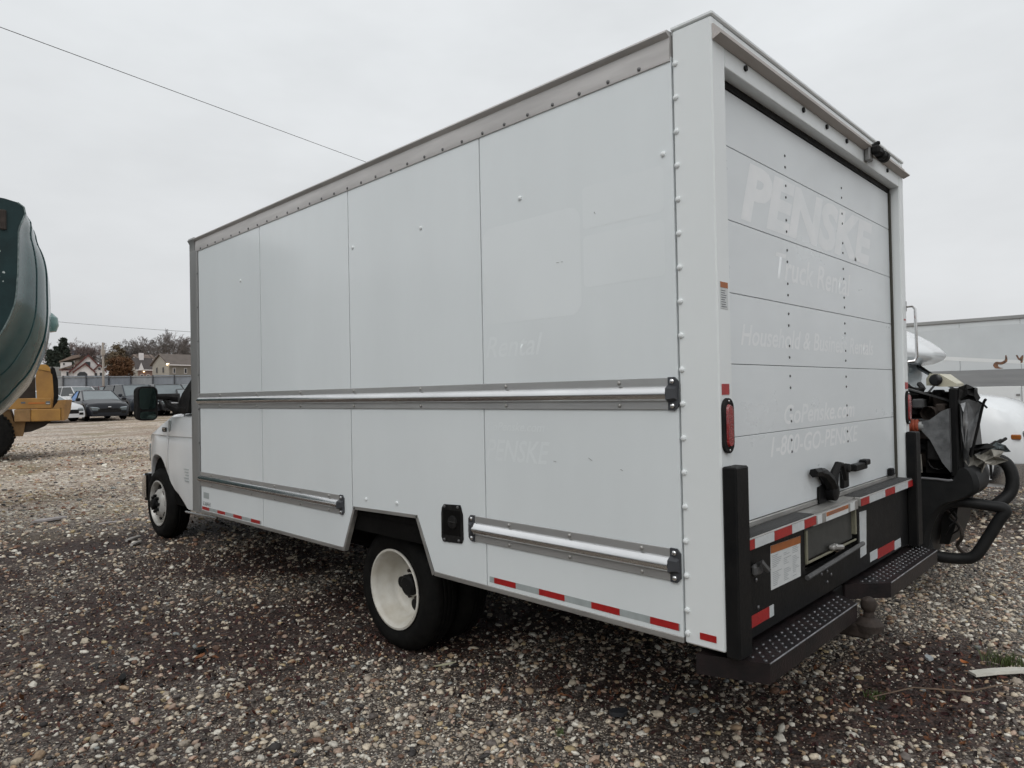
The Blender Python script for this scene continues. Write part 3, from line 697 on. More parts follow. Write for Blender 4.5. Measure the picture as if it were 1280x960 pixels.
# ---- cab
CX = .225
def nose(y):                              # inward sweep of the flank towards the nose
    return CX+(.0 if y < 6.45 else .30*((y-6.45)/.85)**2.3)
def archz(y):
    P = [(4.97, .46), (5.72, .44), (5.82, .50), (6.02, .60), (6.14, .67), (6.22, .76), (6.30, .845), (6.38, .90), (6.48, .925), (6.58, .925), (6.68, .89), (6.76, .82), (6.82, .70), (6.86, .60), (7.3, .58)]
    for (a, b), (c, d) in zip(P, P[1:]):
        if a <= y <= c: return b+(d-b)*(y-a)/(c-a)
    return .58
def cab_ring(y, half=None):
    x0 = nose(y); zb = archz(y)
    top = 1.37 if y < 6.14 else 1.37-.24*((y-6.14)/.76)-.10*max(0, (y-6.9)/.4)
    cz = top+(.02 if y < 6.14 else .10*min(1, (y-6.14)/.2))
    cz = min(cz, 1.44)
    cr = min(1.152, top-.03)
    pts = [(x0+.035, zb), (x0+.005, zb+.015), (x0-.006, max(zb+.02, .62)), (x0-.012, max(zb+.03, .80)), (x0-.012, max(zb+.04, 1.0)), (x0-.002, max(zb+.05, cr-.03)), (x0+.004, cr-.004), (x0-.010, cr+.008), (x0-.004, (cr+top)/2), (x0+.012, top-.02), (x0+.045, top), (x0+.25, (top+cz)/2+.02), (BW/2, cz+.02)]
    L = [Vector((x, y, z)) for x, z in pts]
    if half: return L+[Vector((BW/2, y, zb))]
    return L+[Vector((BW-p.x, p.y, p.z)) for p in L[-2::-1]]
ys = [6.193]+[6.2+.03*i for i in range(23)]+[6.89, 6.94, 7.0, 7.08, 7.16, 7.22, 7.27, 7.30]
MB().loft([cab_ring(y) for y in ys]).build('front_body', M['cabpaint'], T, 30)
ysd = [4.995, 5.3, 5.6, 5.7, 5.74, 5.78, 5.82, 5.88, 5.95, 6.02, 6.08, 6.12, 6.15, 6.178]
d1 = MB().loft([cab_ring(y, 1) for y in ysd]).build('cab_door', M['cabpaint'], T, 30)
MB().loft([[Vector((BW-p.x, p.y, p.z)) for p in cab_ring(y, 1)] for y in ysd]).build('cab_door', M['cabpaint'], T, 30)
MB().tube([(CX-.012, 5.0, .452), (CX-.012, 5.72, .432)], .012, 6).build('sill_trim', M['chrome'], T)
MB().box(CX+.06, BW-CX-.06, 5.75, 6.86, .45, .90).build('wheel_house', M['under'], T)
# fender badge, grey patch on the door, door lettering too small to read
q = MB(); q.box(CX-.016, CX-.006, 6.225, 6.335, 1.195, 1.24, .003); bd = q.build('fender_badge', M['black'], T)
q = MB(); q.box(CX-.018, CX-.0165, 6.24, 6.32, 1.222, 1.230); q.box(CX-.018, CX-.0165, 6.24, 6.30, 1.206, 1.212); q.build('badge_trim', M['chrome'], bd)
q = MB(); q.prism([(6.165, 1.30), (6.165, 1.22), (6.15, 1.20), (6.12, 1.21), (6.11, 1.25), (6.115, 1.31), (6.14, 1.32)], 'x', CX-.013, CX-.001); q.build('door_patch', M['tapegrey'], T)
for i in range(5):
    MB().box(CX-.0155, CX-.013, 5.64+.01*(i % 2), 5.76-.02*(i % 3), .84-.028*i, .850-.028*i).build('print_line', M['tapegrey'], T, 0)
# bumper and lamps
q = MB(); q.loft([[Vector((x, y, .46)), Vector((x, y-.02, .70)), Vector((x, y-.09, .70)), Vector((x, y-.09, .46))] for x, y in ((CX+.0, 6.98), (CX+.03, 7.12), (CX+.15, 7.26), (CX+.5, 7.40), (BW/2, 7.43), (BW-CX-.5, 7.40), (BW-CX-.15, 7.26), (BW-CX-.03, 7.12), (BW-CX, 6.98))])
q.build('front_bumper', M['chrome'], T)
q = MB(); q.box(CX+.02, CX+.05, 6.86, 7.0, .42, .72, .008); q.build('bumper_end', M['blackrub'], T)
for sx in (0, 1):
    x = nose(7.0)-.006 if not sx else BW-nose(7.0)+.006
    q = MB(); q.box(x-.004, x+.03, 7.0, 7.09, .86, 1.04, .01); q.build('side_marker', M['clear'], T)
MB().box(.62, BW-.62, 7.28, 7.33, .78, 1.04, .01).build('grille', M['greytrim'], T)
# greenhouse
def gh(y0, z): return y0
q = MB(); q.tube([(CX+.045, 5.93, 1.40), (CX+.075, 5.70, 1.62), (CX+.12, 5.44, 1.88), (CX+.18, 5.30, 2.0)], [.04, .034, .032, .03], 8); q.build('windshield_pillar', M['cabpaint'], T)
q = MB(); q.tube([(BW-CX-.045, 5.93, 1.40), (BW-CX-.075, 5.70, 1.62), (BW-CX-.12, 5.44, 1.88), (BW-CX-.18, 5.30, 2.0)], .034, 8); q.build('windshield_pillar', M['cabpaint'], T)
q = MB(); q.add([(CX+.06, 6.0, 1.40), (BW-CX-.06, 6.0, 1.40), (BW-CX-.18, 5.32, 2.0), (CX+.18, 5.32, 2.0)], [(0, 1, 2, 3)]); q.build('windshield', M['clear'], T, 0)
for sx in (0, 1):
    X = lambda x: BW-x if sx else x
    q = MB(); q.add([(X(CX+.03), 5.90, 1.39), (X(CX+.14), 5.38, 1.93), (X(CX+.14), 5.02, 1.98), (X(CX+.03), 5.02, 1.39)], [(0, 1, 2, 3)]); q.build('door_window', M['clear'], T, 0)
MB().box(CX+.14, BW-CX-.14, 4.99, 5.40, 1.985, 2.05, .03).build('cab_roof', M['cabpaint'], T)
MB().box(CX+.10, BW-CX-.10, 4.99, 5.02, 1.30, 1.985).build('cab_back', M['cabpaint'], T)
MB().box(.55, 1.05, 5.15, 5.30, 1.2, 1.85, .06).build('seat', M['greytrim'], T)
# tow mirror
q = MB(); q.box(CX-.02, CX+.05, 5.66, 6.05, 1.385, 1.46, .02); q.loft([[(CX-.02, 5.95, 1.40), (CX+.03, 5.95, 1.40), (CX+.03, 5.62, 1.40), (CX-.02, 5.62, 1.40)], [(CX, 5.82, 1.58), (CX+.04, 5.82, 1.58), (CX+.04, 5.60, 1.60), (CX, 5.60, 1.60)], [(CX+.05, 5.60, 1.78), (CX+.07, 5.60, 1.78), (CX+.07, 5.53, 1.80), (CX+.05, 5.53, 1.80)]])
q.build('mirror_sail', M['blackrub'], T)
q = MB()
q.tube([(CX+.0, 5.90, 1.54), (CX-.10, 5.96, 1.555), (-.02, 6.0, 1.555)], [.045, .03, .028], 8); q.tube([(CX+.0, 5.90, 1.42), (CX-.08, 5.95, 1.47), (CX-.11, 5.97, 1.53)], [.045, .03, .02], 8)
q.build('mirror_arm', M['blackrub'], T)
def rr2(cx, cz, w, h, r, n=5):
    P = []
    for sx, sz, a0 in ((1, 1, 0), (-1, 1, 90), (-1, -1, 180), (1, -1, 270)):
        for k in range(n+1): a = rad(a0+90*k/n); P.append((cx+sx*(w/2-r)+r*math.cos(a), cz+sz*(h/2-r)+r*math.sin(a)))
    return P
mx_, mz_ = -.045, 1.492
q = MB(); q.loft([[(x, 5.955, z) for x, z in rr2(mx_, mz_, .176, .325, .05)], [(x, 5.965, z) for x, z in rr2(mx_, mz_, .19, .335, .055)], [(x, 6.06, z) for x, z in rr2(mx_, mz_, .185, .33, .055)], [(x, 6.11, z) for x, z in rr2(mx_+.01, mz_, .12, .26, .05)]])
mh = q.build('mirror_housing', M['blackrub'], T)
MB().prism(rr2(mx_, mz_+.045, .150, .205, .035), 'y', 5.9515, 5.953).build('mirror_glass', mat('mirror_glass', (.07, .095, .085), .05, 1.), mh, 0)
MB().prism(rr2(mx_, mz_-.115, .145, .07, .025), 'y', 5.9515, 5.953).build('spot_mirror_glass', mat('mirror_glass', (0, 0, 0)), mh, 0)
q = MB(); q.box(BW-CX-.05, BW-CX+.24, 5.95, 6.1, 1.36, 1.62, .03); q.build('mirror_housing', M['blackrub'], T)

# ------------------------------------------------------------------ gravel, leaf litter
def rock_mesh(seed, m, flat=.62, jag=.22, sub=2):
    b = bmesh.new(); bmesh.ops.create_icosphere(b, subdivisions=sub, radius=.5)
    r = random.Random(seed); o = Vector((r.random()*50, r.random()*50, r.random()*50)); sx, sy = r.uniform(.85, 1.25), r.uniform(.7, 1.0)
    for v in b.verts:
        p = v.co.normalized(); d = 1+jag*noise.noise(p*1.4+o)*1.6+jag*.5*noise.noise(p*3.1+o)
        v.co = Vector((p.x*.5*d*sx, p.y*.5*d*sy, p.z*.5*d*flat))
    me = bpy.data.meshes.new('pebble'); b.to_mesh(me); b.free(); me.materials.append(m)
    me.polygons.foreach_set('use_smooth', [True]*len(me.polygons)); return me
def leaf_mesh(seed, m):
    r = random.Random(seed); n = 5; v = []; c1, c2 = r.uniform(-.25, .25), r.uniform(.1, .3)
    for i in range(n+1):
        t = i/n-.5; w = .22*math.cos(t*PI*.96)**.7*(1+r.uniform(-.25, .25))+.01
        zz = c1*t*t*2+.05*math.sin(t*9+seed)
        v += [(t, -w, zz+c2*w), (t, 0, zz), (t, w, zz+c2*w*r.uniform(.4, 1.4))]
    f = []
    for i in range(n):
        a = 3*i; f += [(a, a+3, a+4, a+1), (a+1, a+4, a+5, a+2)]
    me = bpy.data.meshes.new('leaf'); me.from_pydata(v, [], f); me.materials.append(m)
    me.polygons.foreach_set('use_smooth', [True]*len(f)); return me
def instance_col_mat(name, rough, spec, nscale, var):
    m = bpy.data.materials.new(name); m.use_nodes = True; t = m.node_tree; b = t.nodes['Principled BSDF']
    a = t.nodes.new('ShaderNodeAttribute'); a.attribute_type = 'INSTANCER'; a.attribute_name = 'pcol'
    c = t.nodes.new('ShaderNodeTexCoord'); n = t.nodes.new('ShaderNodeTexNoise'); n.inputs['Scale'].default_value = nscale; n.inputs['Detail'].default_value = 2
    t.links.new(c.outputs['Object'], n.inputs['Vector'])
    q = t.nodes.new('ShaderNodeMapRange'); q.inputs['From Min'].default_value = .3; q.inputs['From Max'].default_value = .7; q.inputs['To Min'].default_value = 1-var; q.inputs['To Max'].default_value = 1+var*.4
    t.links.new(n.outputs[0], q.inputs[0])
    k = t.nodes.new('ShaderNodeMix'); k.data_type = 'RGBA'; k.blend_type = 'MULTIPLY'; k.inputs[0].default_value = 1
    t.links.new(a.outputs['Color'], k.inputs[6]); t.links.new(q.outputs[0], k.inputs[7]); t.links.new(k.outputs[2], b.inputs['Base Color'])
    b.inputs['Roughness'].default_value = rough; b.inputs['Specular IOR Level'].default_value = spec
    return m
def scatter(name, label, cat, meshes, pts, cols, rots, scls, idx):
    """one object: a cloud of points that carries the pieces"""
    vc = bpy.data.collections.new(name+'_pieces')
    for i, me in enumerate(meshes): vc.objects.link(bpy.data.objects.new('%s_piece_%02d' % (name, i), me))
    me = bpy.data.meshes.new(name); n = len(pts); me.vertices.add(n)
    me.vertices.foreach_set('co', np.asarray(pts, 'f').ravel())
    for an, ty, dt, key in (('pcol', 'FLOAT_COLOR', np.c_[np.asarray(cols, 'f'), np.ones(n, 'f')], 'color'), ('prot', 'FLOAT_VECTOR', np.asarray(rots, 'f'), 'vector'), ('pscl', 'FLOAT_VECTOR', np.asarray(scls, 'f'), 'vector'), ('pidx', 'INT', np.asarray(idx, 'i'), 'value')):
        a = me.attributes.new(an, ty, 'POINT'); a.data.foreach_set(key, dt.ravel())
    o = bpy.data.objects.new(name, me); COL.objects.link(o); o['kind'] = 'stuff'; o['label'] = label; o['category'] = cat
    g = bpy.data.node_groups.new(name+'_nodes', 'GeometryNodeTree')
    g.interface.new_socket('Geometry', in_out='INPUT', socket_type='NodeSocketGeometry'); g.interface.new_socket('Geometry', in_out='OUTPUT', socket_type='NodeSocketGeometry')
    i_ = g.nodes.new('NodeGroupInput'); o_ = g.nodes.new('NodeGroupOutput'); ip = g.nodes.new('GeometryNodeInstanceOnPoints'); ci = g.nodes.new('GeometryNodeCollectionInfo')
    ci.inputs['Collection'].default_value = vc; ci.inputs['Separate Children'].default_value = True; ci.inputs['Reset Children'].default_value = True
    ip.inputs['Pick Instance'].default_value = True
    def na(nm, ty): q = g.nodes.new('GeometryNodeInputNamedAttribute'); q.data_type = ty; q.inputs['Name'].default_value = nm; return q.outputs['Attribute']
    er = g.nodes.new('FunctionNodeEulerToRotation'); L = g.links.new
    L(na('prot', 'FLOAT_VECTOR'), er.inputs[0]); L(er.outputs[0], ip.inputs['Rotation']); L(na('pscl', 'FLOAT_VECTOR'), ip.inputs['Scale']); L(na('pidx', 'INT'), ip.inputs['Instance Index'])
    L(i_.outputs[0], ip.inputs['Points']); L(ci.outputs[0], ip.inputs['Instance']); L(ip.outputs[0], o_.inputs[0])
    md = o.modifiers.new('scatter', 'NODES'); md.node_group = g
    return o
pm = instance_col_mat('pebble_stone', .62, .4, 3., .35)
lm = instance_col_mat('dead_leaf', .7, .3, 2., .5)
peb = [rock_mesh(i, pm, .45+.05*(i % 6), .22+.05*(i % 4), 2 if i % 3 else 1) for i in range(12)]
PAL = [((.72, .62, .48), 22), ((.82, .77, .67), 19), ((.44, .375, .305), 16), ((.17, .145, .13), 8), ((.05, .044, .042), 11), ((.48, .34, .22), 9), ((.21, .12, .08), 9), ((.54, .39, .30), 8), ((.55, .43, .25), 3), ((.30, .31, .295), 3)]
pc = [p[0] for p in PAL]; pw = np.cumsum([p[1] for p in PAL])/sum(p[1] for p in PAL)
rng = np.random.default_rng(5)
head = math.atan2(_f.y, _f.x)
pts, cols, rots, scls, idx = [], [], [], [], []
lp, lc, lr, ls, li = [], [], [], [], []
for (r0, r1, dens, s0, s1, half) in ((.9, 4.4, 3600, .006, .034, 56), (4.4, 7.5, 1750, .009, .038, 50), (7.5, 13, 520, .016, .06, 47), (13, 24, 80, .03, .085, 45)):
    area = (r1*r1-r0*r0)*rad(half); n = int(area*dens)
    rr_ = np.sqrt(rng.uniform(r0*r0, r1*r1, n)); aa = head+rng.uniform(-rad(half), rad(half), n)
    for x, y, u1, u2, u3, u4 in zip(CAM.x+rr_*np.cos(aa), CAM.y+rr_*np.sin(aa), *rng.random((4, n))):
        L = litter(x, y)
        if u1 < L*.78: continue                                   # buried under litter
        s = s0+(s1-s0)*u2**4.2
        if u3 < .012: s = rng.uniform(.028, .055)*(1 if r0 < 5 else 1.25)
        c = np.array(pc[int(np.searchsorted(pw, u4))])*rng.uniform(.7, 1.12)*(1-.15*L)
        if r0 >= 7.5: c = c*(1.7 if c.sum() < .5 else 1.1)
        z = gbump(x, y)
        pts.append((x, y, z+s*.12)); cols.append(c); idx.append(int(u4*9973) % 12)
        rots.append((rng.normal(0, .22), rng.normal(0, .22), rng.uniform(0, 6.28))); scls.append((s*rng.uniform(.8, 1.3), s*rng.uniform(.8, 1.2), s*rng.uniform(.7, 1.1)))
    n = int(area*dens*.30)
    rr_ = np.sqrt(rng.uniform(r0*r0, r1*r1, n)); aa = head+rng.uniform(-rad(half), rad(half), n)
    for x, y, u1, u2, u3, u4 in zip(CAM.x+rr_*np.cos(aa), CAM.y+rr_*np.sin(aa), *rng.random((4, n))):
        L = litter(x, y)
        if u1 > L*1.15-.12: continue
        s = .016+.03*u2*u2
        base_ = [(.055, .021, .018), (.10, .038, .027), (.028, .014, .012), (.16, .068, .032), (.06, .023, .024), (.018, .011, .010)][int(u3*6)]
        lp.append((x, y, gbump(x, y)+.004+.012*u4)); lc.append(np.array(base_)*rng.uniform(.7, 1.3)); li.append(int(u4*6))
        lr.append((rng.normal(0, .5), rng.normal(0, .5), rng.uniform(0, 6.28))); ls.append((s, s*rng.uniform(.4, 1.), s))
scatter('gravel', 'wet cream and grey pebbles strewn over the whole lot', 'gravel', peb, pts, cols, rots, scls, idx)
scatter('leaf_litter', 'dark purple-brown dead leaf fragments between the pebbles', 'leaves', [leaf_mesh(i, lm) for i in range(6)], lp, lc, lr, ls, li)
print('gravel', len(pts), 'leaves', len(lp))

# ------------------------------------------------------------------ small things lying on the gravel
def on_ground(name, label, cat, mb, m, loc, rz=0, group=None):
    o = mb.build(name, m); o.location = (loc[0], loc[1], gbump(loc[0], loc[1])+loc[2]); o.rotation_euler = (0, 0, rz); return tag(o, label, cat, group)
def leaf_mb(l, w, curl, n=7):
    q = MB(); v = []; f = []
    for i in range(n+1):
        t = i/n-.5; ww = w*math.cos(t*PI*.97)**.8+.001; zz = curl*(t*t*4)
        v += [(t*l, -ww, zz+ww*.5), (t*l, 0, zz), (t*l, ww, zz+ww*.35)]
    for i in range(n):
        a = 3*i; f += [(a, a+3, a+4, a+1), (a+1, a+4, a+5, a+2)]
    k = len(v); v2 = [(x, y, z-.0015) for x, y, z in v]; return q.add(v, f).add(v2, [tuple(reversed(x)) for x in f])
on_ground('dead_leaf', 'curled orange-brown dead leaf among pebbles at lower left', 'leaf', leaf_mb(.085, .022, .012), mat('leaf_orange', (.26, .09, .025), .6, var=.5, vscale=30), (-.752, 2.901, .022), .6)
on_ground('dead_leaf', 'long pale yellow-green leaf lying behind the rear wheel', 'leaf', leaf_mb(.14, .017, .008), mat('leaf_pale', (.48, .46, .32), .6, var=.25, vscale=30), (.13, 1.751, .024), -.35)
def slab(l, w, h, seed, n=9):
    r = random.Random(seed); P = []
    for k in range(n): a = 2*PI*k/n; P.append((l/2*math.cos(a)*r.uniform(.75, 1.1), w/2*math.sin(a)*r.uniform(.7, 1.15)))
    return MB().prism(P, 'z', 0, h)
dm = mat('debris_white', (.55, .53, .50), .6, var=.25, vscale=20); dp = mat('debris_pink', (.46, .42, .41), .7, var=.3, vscale=15)
on_ground('plastic_fragment', 'flat pinkish-white torn plastic sheet on gravel at far left', 'debris', slab(.42, .18, .02, 3), dp, (-.33, 8.5, .02), .2)
def stick(l, r, bend=0.): return MB().tube([(-l/2, 0, r), (0, bend, r*1.2), (l/2, 0, r)], r, 6)
on_ground('plastic_pipe', 'white plastic piece beyond two others before the front wheel', 'debris', stick(.24, .016, .02), dp, (.10, 7.72, .0), -.2)
on_ground('plastic_pipe', 'longer of two white plastic sticks close to the front wheel', 'debris', stick(.22, .016), dm, (.02, 6.66, .005), .7)
on_ground('plastic_pipe', 'shorter white plastic stick nearest the viewer before front wheel', 'debris', stick(.16, .017), dm, (-.03, 6.40, .005), .75)
on_ground('plastic_strip', 'flat off-white plastic strip at the right edge of the gravel', 'debris', MB().loft([[(x, -.03, z), (x, .03, z), (x, .027, z+.012), (x, -.027, z+.012)] for x, z in ((-.18, .0), (-.06, .008), (.06, .01), (.2, .0))]), mat('strip_cream', (.62, .60, .53), .5, var=.15, vscale=20), (2.03, -.52, .02), -.75)
on_ground('flat_stone', 'thin pale blue-grey stone chip on the leaf mat right of the step', 'stone', slab(.075, .045, .012, 8), mat('chip_grey', (.42, .45, .46), .5, var=.2, vscale=20), (1.98, -.18, .025), .4)
on_ground('flat_stone', 'dark slate-coloured flat stone at bottom centre of the gravel', 'stone', slab(.10, .06, .02, 12), mat('slate', (.035, .037, .042), .5, var=.3, vscale=20), (.33, .72, .012), -.5)
on_ground('twig', 'long thin brown twig lying across the gravel at lower right', 'twig', MB().tube([(-.38, -.05, .015), (-.15, .02, .03), (.1, .0, .02), (.3, .06, .03), (.42, .05, .015)], [.003, .004, .005, .004, .003], 5), mat('twig_brown', (.16, .11, .075), .8, var=.3, vscale=20), (1.55, -.36, .015), -.85)
on_ground('dead_leaf', 'small bright orange leaf on the dark leaf mat', 'leaf', leaf_mb(.05, .014, .012), mat('leaf_bright', (.45, .14, .03), .6, var=.4, vscale=30), (2.02, -.34, .03), 1.1)
on_ground('dark_scrap', 'black rubber scrap beside the orange leaf at lower left', 'debris', slab(.07, .05, .02, 21), M['blackrub'], (-.70, 3.02, .012), .3)
on_ground('dark_scrap', 'black rubber scrap on pebbles below the left machine', 'debris', slab(.12, .035, .018, 25), M['blackrub'], (-1.15, 2.93, .012), 1.2)
gm = mat('grass_green', (.085, .12, .03), .6, var=.4, vscale=12)
def tuft(label, x, y, n, hgt, spread, seed):
    r = random.Random(seed); q = MB()
    for k in range(n):
        a = r.uniform(0, 6.28); d = r.uniform(0, spread); bx, by = d*math.cos(a), d*math.sin(a); h = hgt*r.uniform(.5, 1.1); a2 = r.uniform(0, 6.28); l = h*r.uniform(.2, .9); w = r.uniform(.0015, .003)
        ox, oy = -math.sin(a2)*w, math.cos(a2)*w
        q.add([(bx-ox, by-oy, 0), (bx+ox, by+oy, 0), (bx+l*.4*math.cos(a2)+ox*.7, by+l*.4*math.sin(a2)+oy*.7, h*.65), (bx+l*.4*math.cos(a2)-ox*.7, by+l*.4*math.sin(a2)-oy*.7, h*.65), (bx+l*math.cos(a2), by+l*math.sin(a2), h)], [(0, 1, 2, 3), (3, 2, 4)])
    on_ground('grass_tuft', label, 'grass', q, gm, (x, y, 0))
tuft('low green grass tuft beside the off-white plastic strip', 2.24, -.50, 240, .06, .13, 1)
tuft('tiny green grass tuft in the gravel at lower right', 1.33, -.10, 90, .035, .05, 2)
tuft('tiny green sprout in the gravel at bottom centre', .02, .82, 24, .03, .03, 3)

# ------------------------------------------------------------------ wrecked truck at the right, nose towards us
WK = thing('wrecked_truck', 'wrecked truck front with exposed engine, radiator and black bent bumper behind the box truck', 'truck', (4.2, 1.5, 0))
silver = mat('radiator_silver', (.22, .225, .23), .5, .5, var=.5, vscale=14, bump=.2, bscale=40)
eng = mat('engine_dirty', (.022, .021, .021), .6, .2, var=.7, vscale=14, bump=.4, bscale=30, spec=.3)
hose = M['blackrub']; cream = mat('reservoir_cream', (.55, .52, .40), .45, var=.2, vscale=10)
bmpm = mat('bumper_black_plastic', (.009, .0095, .010), .5, var=.5, vscale=8, bump=.15, bscale=25, spec=.22, col2=(.018, .018, .018))
for x in (3.75, 4.65): MB().box(x-.05, x+.05, .1 if x < 4 else .5, 5.5, .48, .70, .01).build('frame_rail', M['under'], WK)
MB().box(3.3, 5.1, .42, 1.4, .62, 1.30, .08).build('engine_block', eng, WK)
q = MB()
for i in range(6): q.box(3.45+.24*i, 3.63+.24*i, .42+.06*i, 1.35, 1.30, 1.46+.02*(i % 3), .03)
q.build('engine_cover', eng, WK)
r_ = random.Random(11)
for i in range(16):                              # hoses and cables over the engine
    x = r_.uniform(3.1, 3.6); y = r_.uniform(.15, .5); z = r_.uniform(1.05, 1.50)
    P = [Vector((x, y, z))]
    for k in range(5):
        v_ = P[-1]+Vector((r_.uniform(-.1, .16), r_.uniform(-.14, .08), r_.uniform(-.10, .10))); v_.y = max(v_.y, -.03); v_.z = min(v_.z, 1.55); v_.x = max(v_.x, 3.05); P.append(v_)
    MB().tube(spline(P, 4), r_.choice([.008, .012, .02, .028]), 7).build('hose', hose, WK)
MB().tube([(3.1, .45, 1.43), (3.2, .2, 1.50), (3.3, .05, 1.44), (3.35, -.05, 1.40), (3.4, -.12, 1.42)], .009, 6).build('cable', M['greytrim'], WK)
MB().lathe([(.06, 0), (.06, .14), (.04, .15), (.001, .15)], (3.15, .24, 1.26), 'z', 12, True).build('oil_filter', mat('filter_blue', (.05, .09, .16), .4), WK)
MB().box(3.42, 3.9, -.02, .7, .86, 1.47, .02).build('dark_backing', M['under'], WK)  # dark box added so the pale camper beyond doesn't show through
for i in range(30):                              # filters, pumps, brackets on the near side of the engine
    y = r_.uniform(-.03, .32); z = r_.uniform(.98, 1.46); x = r_.uniform(3.2, 3.42); w_ = r_.uniform(.025, .07); q = MB()
    if i % 3: q.box(x-.05, x+.06, y-w_, y+w_, z-w_*r_.uniform(.5, 1.2), z+w_*r_.uniform(.5, 1.1), .01)
    else: q.lathe([(w_, -.06), (w_, .04), (w_*.7, .05), (.0, .05)], (x, y, z), r_.choice('xyz'), 12)
    q.build('engine_part', r_.choice([eng, eng, M['blackrub'], M['rust'], M['greytrim']]), WK)
q = MB(); q.loft([[(3.25, .09, 1.52), (3.5, .09, 1.52), (3.5, .09, 1.57), (3.25, .09, 1.57)], [(3.22, .06, 1.52), (3.55, .06, 1.52), (3.55, .06, 1.605), (3.22, .06, 1.605)], [(3.22, .0, 1.51), (3.55, .0, 1.51), (3.55, .0, 1.60), (3.22, .0, 1.60)], [(3.27, -.09, 1.51), (3.5, -.09, 1.51), (3.5, -.09, 1.53), (3.27, -.09, 1.53)]])
rs = q.build('coolant_reservoir', cream, WK)
q = MB(); q.lathe([(.04, 0), (.042, -.02), (.03, -.028), (.001, -.028)], (3.22, .02, 1.558), 'x', 14, True); q.build('reservoir_cap', M['blackgloss'], rs)
# radiator stack, leaning
q = MB(); q.box(3.35, 3.85, -.15, -.11, .86, 1.44, .01); q.move(Matrix.Translation((0, -.13, .82)) @ Matrix.Rotation(rad(-4), 4, 'X') @ Matrix.Translation((0, .13, -.82))); q.build('radiator', M['greytrim'], WK)
q = MB(); q.box(3.2, 3.9, -.105, -.055, .88, 1.50, .01); q.build('radiator_shroud', M['black'], WK)
q = MB(); q.tube(spline([(3.24, -.265, 1.42), (3.25, -.245, 1.38), (3.26, -.205, 1.2), (3.26, -.165, 1.02)], 3), .009, 6); q.tube([(3.24, -.20, 1.42), (3.24, -.25, 1.385), (3.24, -.27, 1.36)], .007, 5); q.build('bent_strut', M['black'], WK)
# charge air duct with orange coupling
q = MB(); q.loft([[(3.14, .10, 1.27), (3.20, .10, 1.27), (3.20, .10, 1.20), (3.14, .10, 1.20)], [(3.14, .05, 1.28), (3.22, .05, 1.28), (3.22, .05, 1.14), (3.14, .05, 1.14)], [(3.15, -.02, 1.34), (3.26, -.02, 1.34), (3.26, -.02, .95), (3.15, -.02, .98)], [(3.15, -.065, 1.36), (3.26, -.065, 1.36), (3.26, -.065, .92), (3.15, -.065, .92)]])
q.build('air_duct', silver, WK)
MB().tube([(3.17, .45, 1.22), (3.17, .30, 1.235), (3.17, .09, 1.235)], .033, 12).build('charge_pipe', mat('pipe_pale', (.5, .5, .49), .4, .5, var=.2, vscale=10), WK)
q = MB()
for k in range(4): q.lathe([(.040, 0), (.046, .008), (.046, .018), (.040, .026)], (3.17, .12+.022*k, 1.236), 'y', 14)
q.build('silicone_coupling', mat('coupling_orange', (.36, .07, .03), .5, var=.25, vscale=20), WK)
# bumper: black moulded shell, its corner torn down to a hanging loop of tube
sp_ = [(.62, .28), (.10, .28), (.085, .42), (.05, .56), (-.02, .68), (-.13, .735), (-.20, .78), (-.225, .84), (-.20, .93), (-.15, .955), (-.10, .87), (.0, .858), (.62, .86)]
sp_ = [(p.x, p.y) for p in spline([(a, b, 0) for a, b in sp_[1:-1]], 3)]+[(.62, .86), (.62, .28)]
q = MB(); q.loft([[(x, y+o, z) for y, z in sp_] for x, o in ((3.16, .03), (3.19, .0), (3.5, .0), (3.9, .06), (4.3, .25))]); q.build('bumper_shell', bmpm, WK, 40)
MB().tube(spline([(3.155, .62, .864), (3.155, .08, .868), (3.16, -.05, .862), (3.18, -.10, .875)], 3), .008, 6).build('bumper_lip', mat('lip_highlight', (.16, .16, .165), .4), WK)  # pale tube along the lip, painted as its highlight
MB().tube(spline([(3.24, .10, .33), (3.24, .115, .44), (3.24, .08, .58), (3.25, .0, .675), (3.26, -.10, .705), (3.28, -.25, .695), (3.31, -.345, .675), (3.30, -.31, .60), (3.28, -.24, .46), (3.26, -.175, .345), (3.25, -.10, .315), (3.24, .02, .31), (3.24, .10, .33)], 4), .038, 12).build('bumper_loop', bmpm, WK)
MB().tube(spline([(3.62, -.12, .965), (3.66, -.22, .985), (3.68, -.30, .95), (3.68, -.335, .85), (3.66, -.32, .74), (3.6, -.25, .66)], 5), .042, 12).build('bumper_loop', bmpm, WK)
for k in range(2): MB().tube([(3.6, -.17-.05*k, .97), (3.6, -.175-.05*k, .84)], .009, 6).build('loop_stay', bmpm, WK)
MB().tube(spline([(3.35, .02, .64), (3.36, -.05, .54), (3.33, -.09, .46), (3.36, -.05, .38), (3.34, -.1, .33)], 3), .012, 7).build('broken_bracket', M['rust'], WK)
MB().loft([[(3.4, .05, .60), (3.4, -.06, .70), (3.9, -.06, .70), (3.9, .05, .60)], [(3.42, .06, .46), (3.42, -.03, .50), (3.9, -.03, .50), (3.9, .06, .46)], [(3.45, .08, .36), (3.45, .02, .36), (3.9, .02, .36), (3.9, .08, .36)]]).build('lower_valance', bmpm, WK)
for k in range(2): MB().tube(spline([(3.3, -.02-.05*k, .66), (3.33, -.06+.05*k, .58), (3.30, -.02-.06*k, .52), (3.34, .02-.03*k, .45)], 3), .006, 5).build('loose_wire', hose, WK)
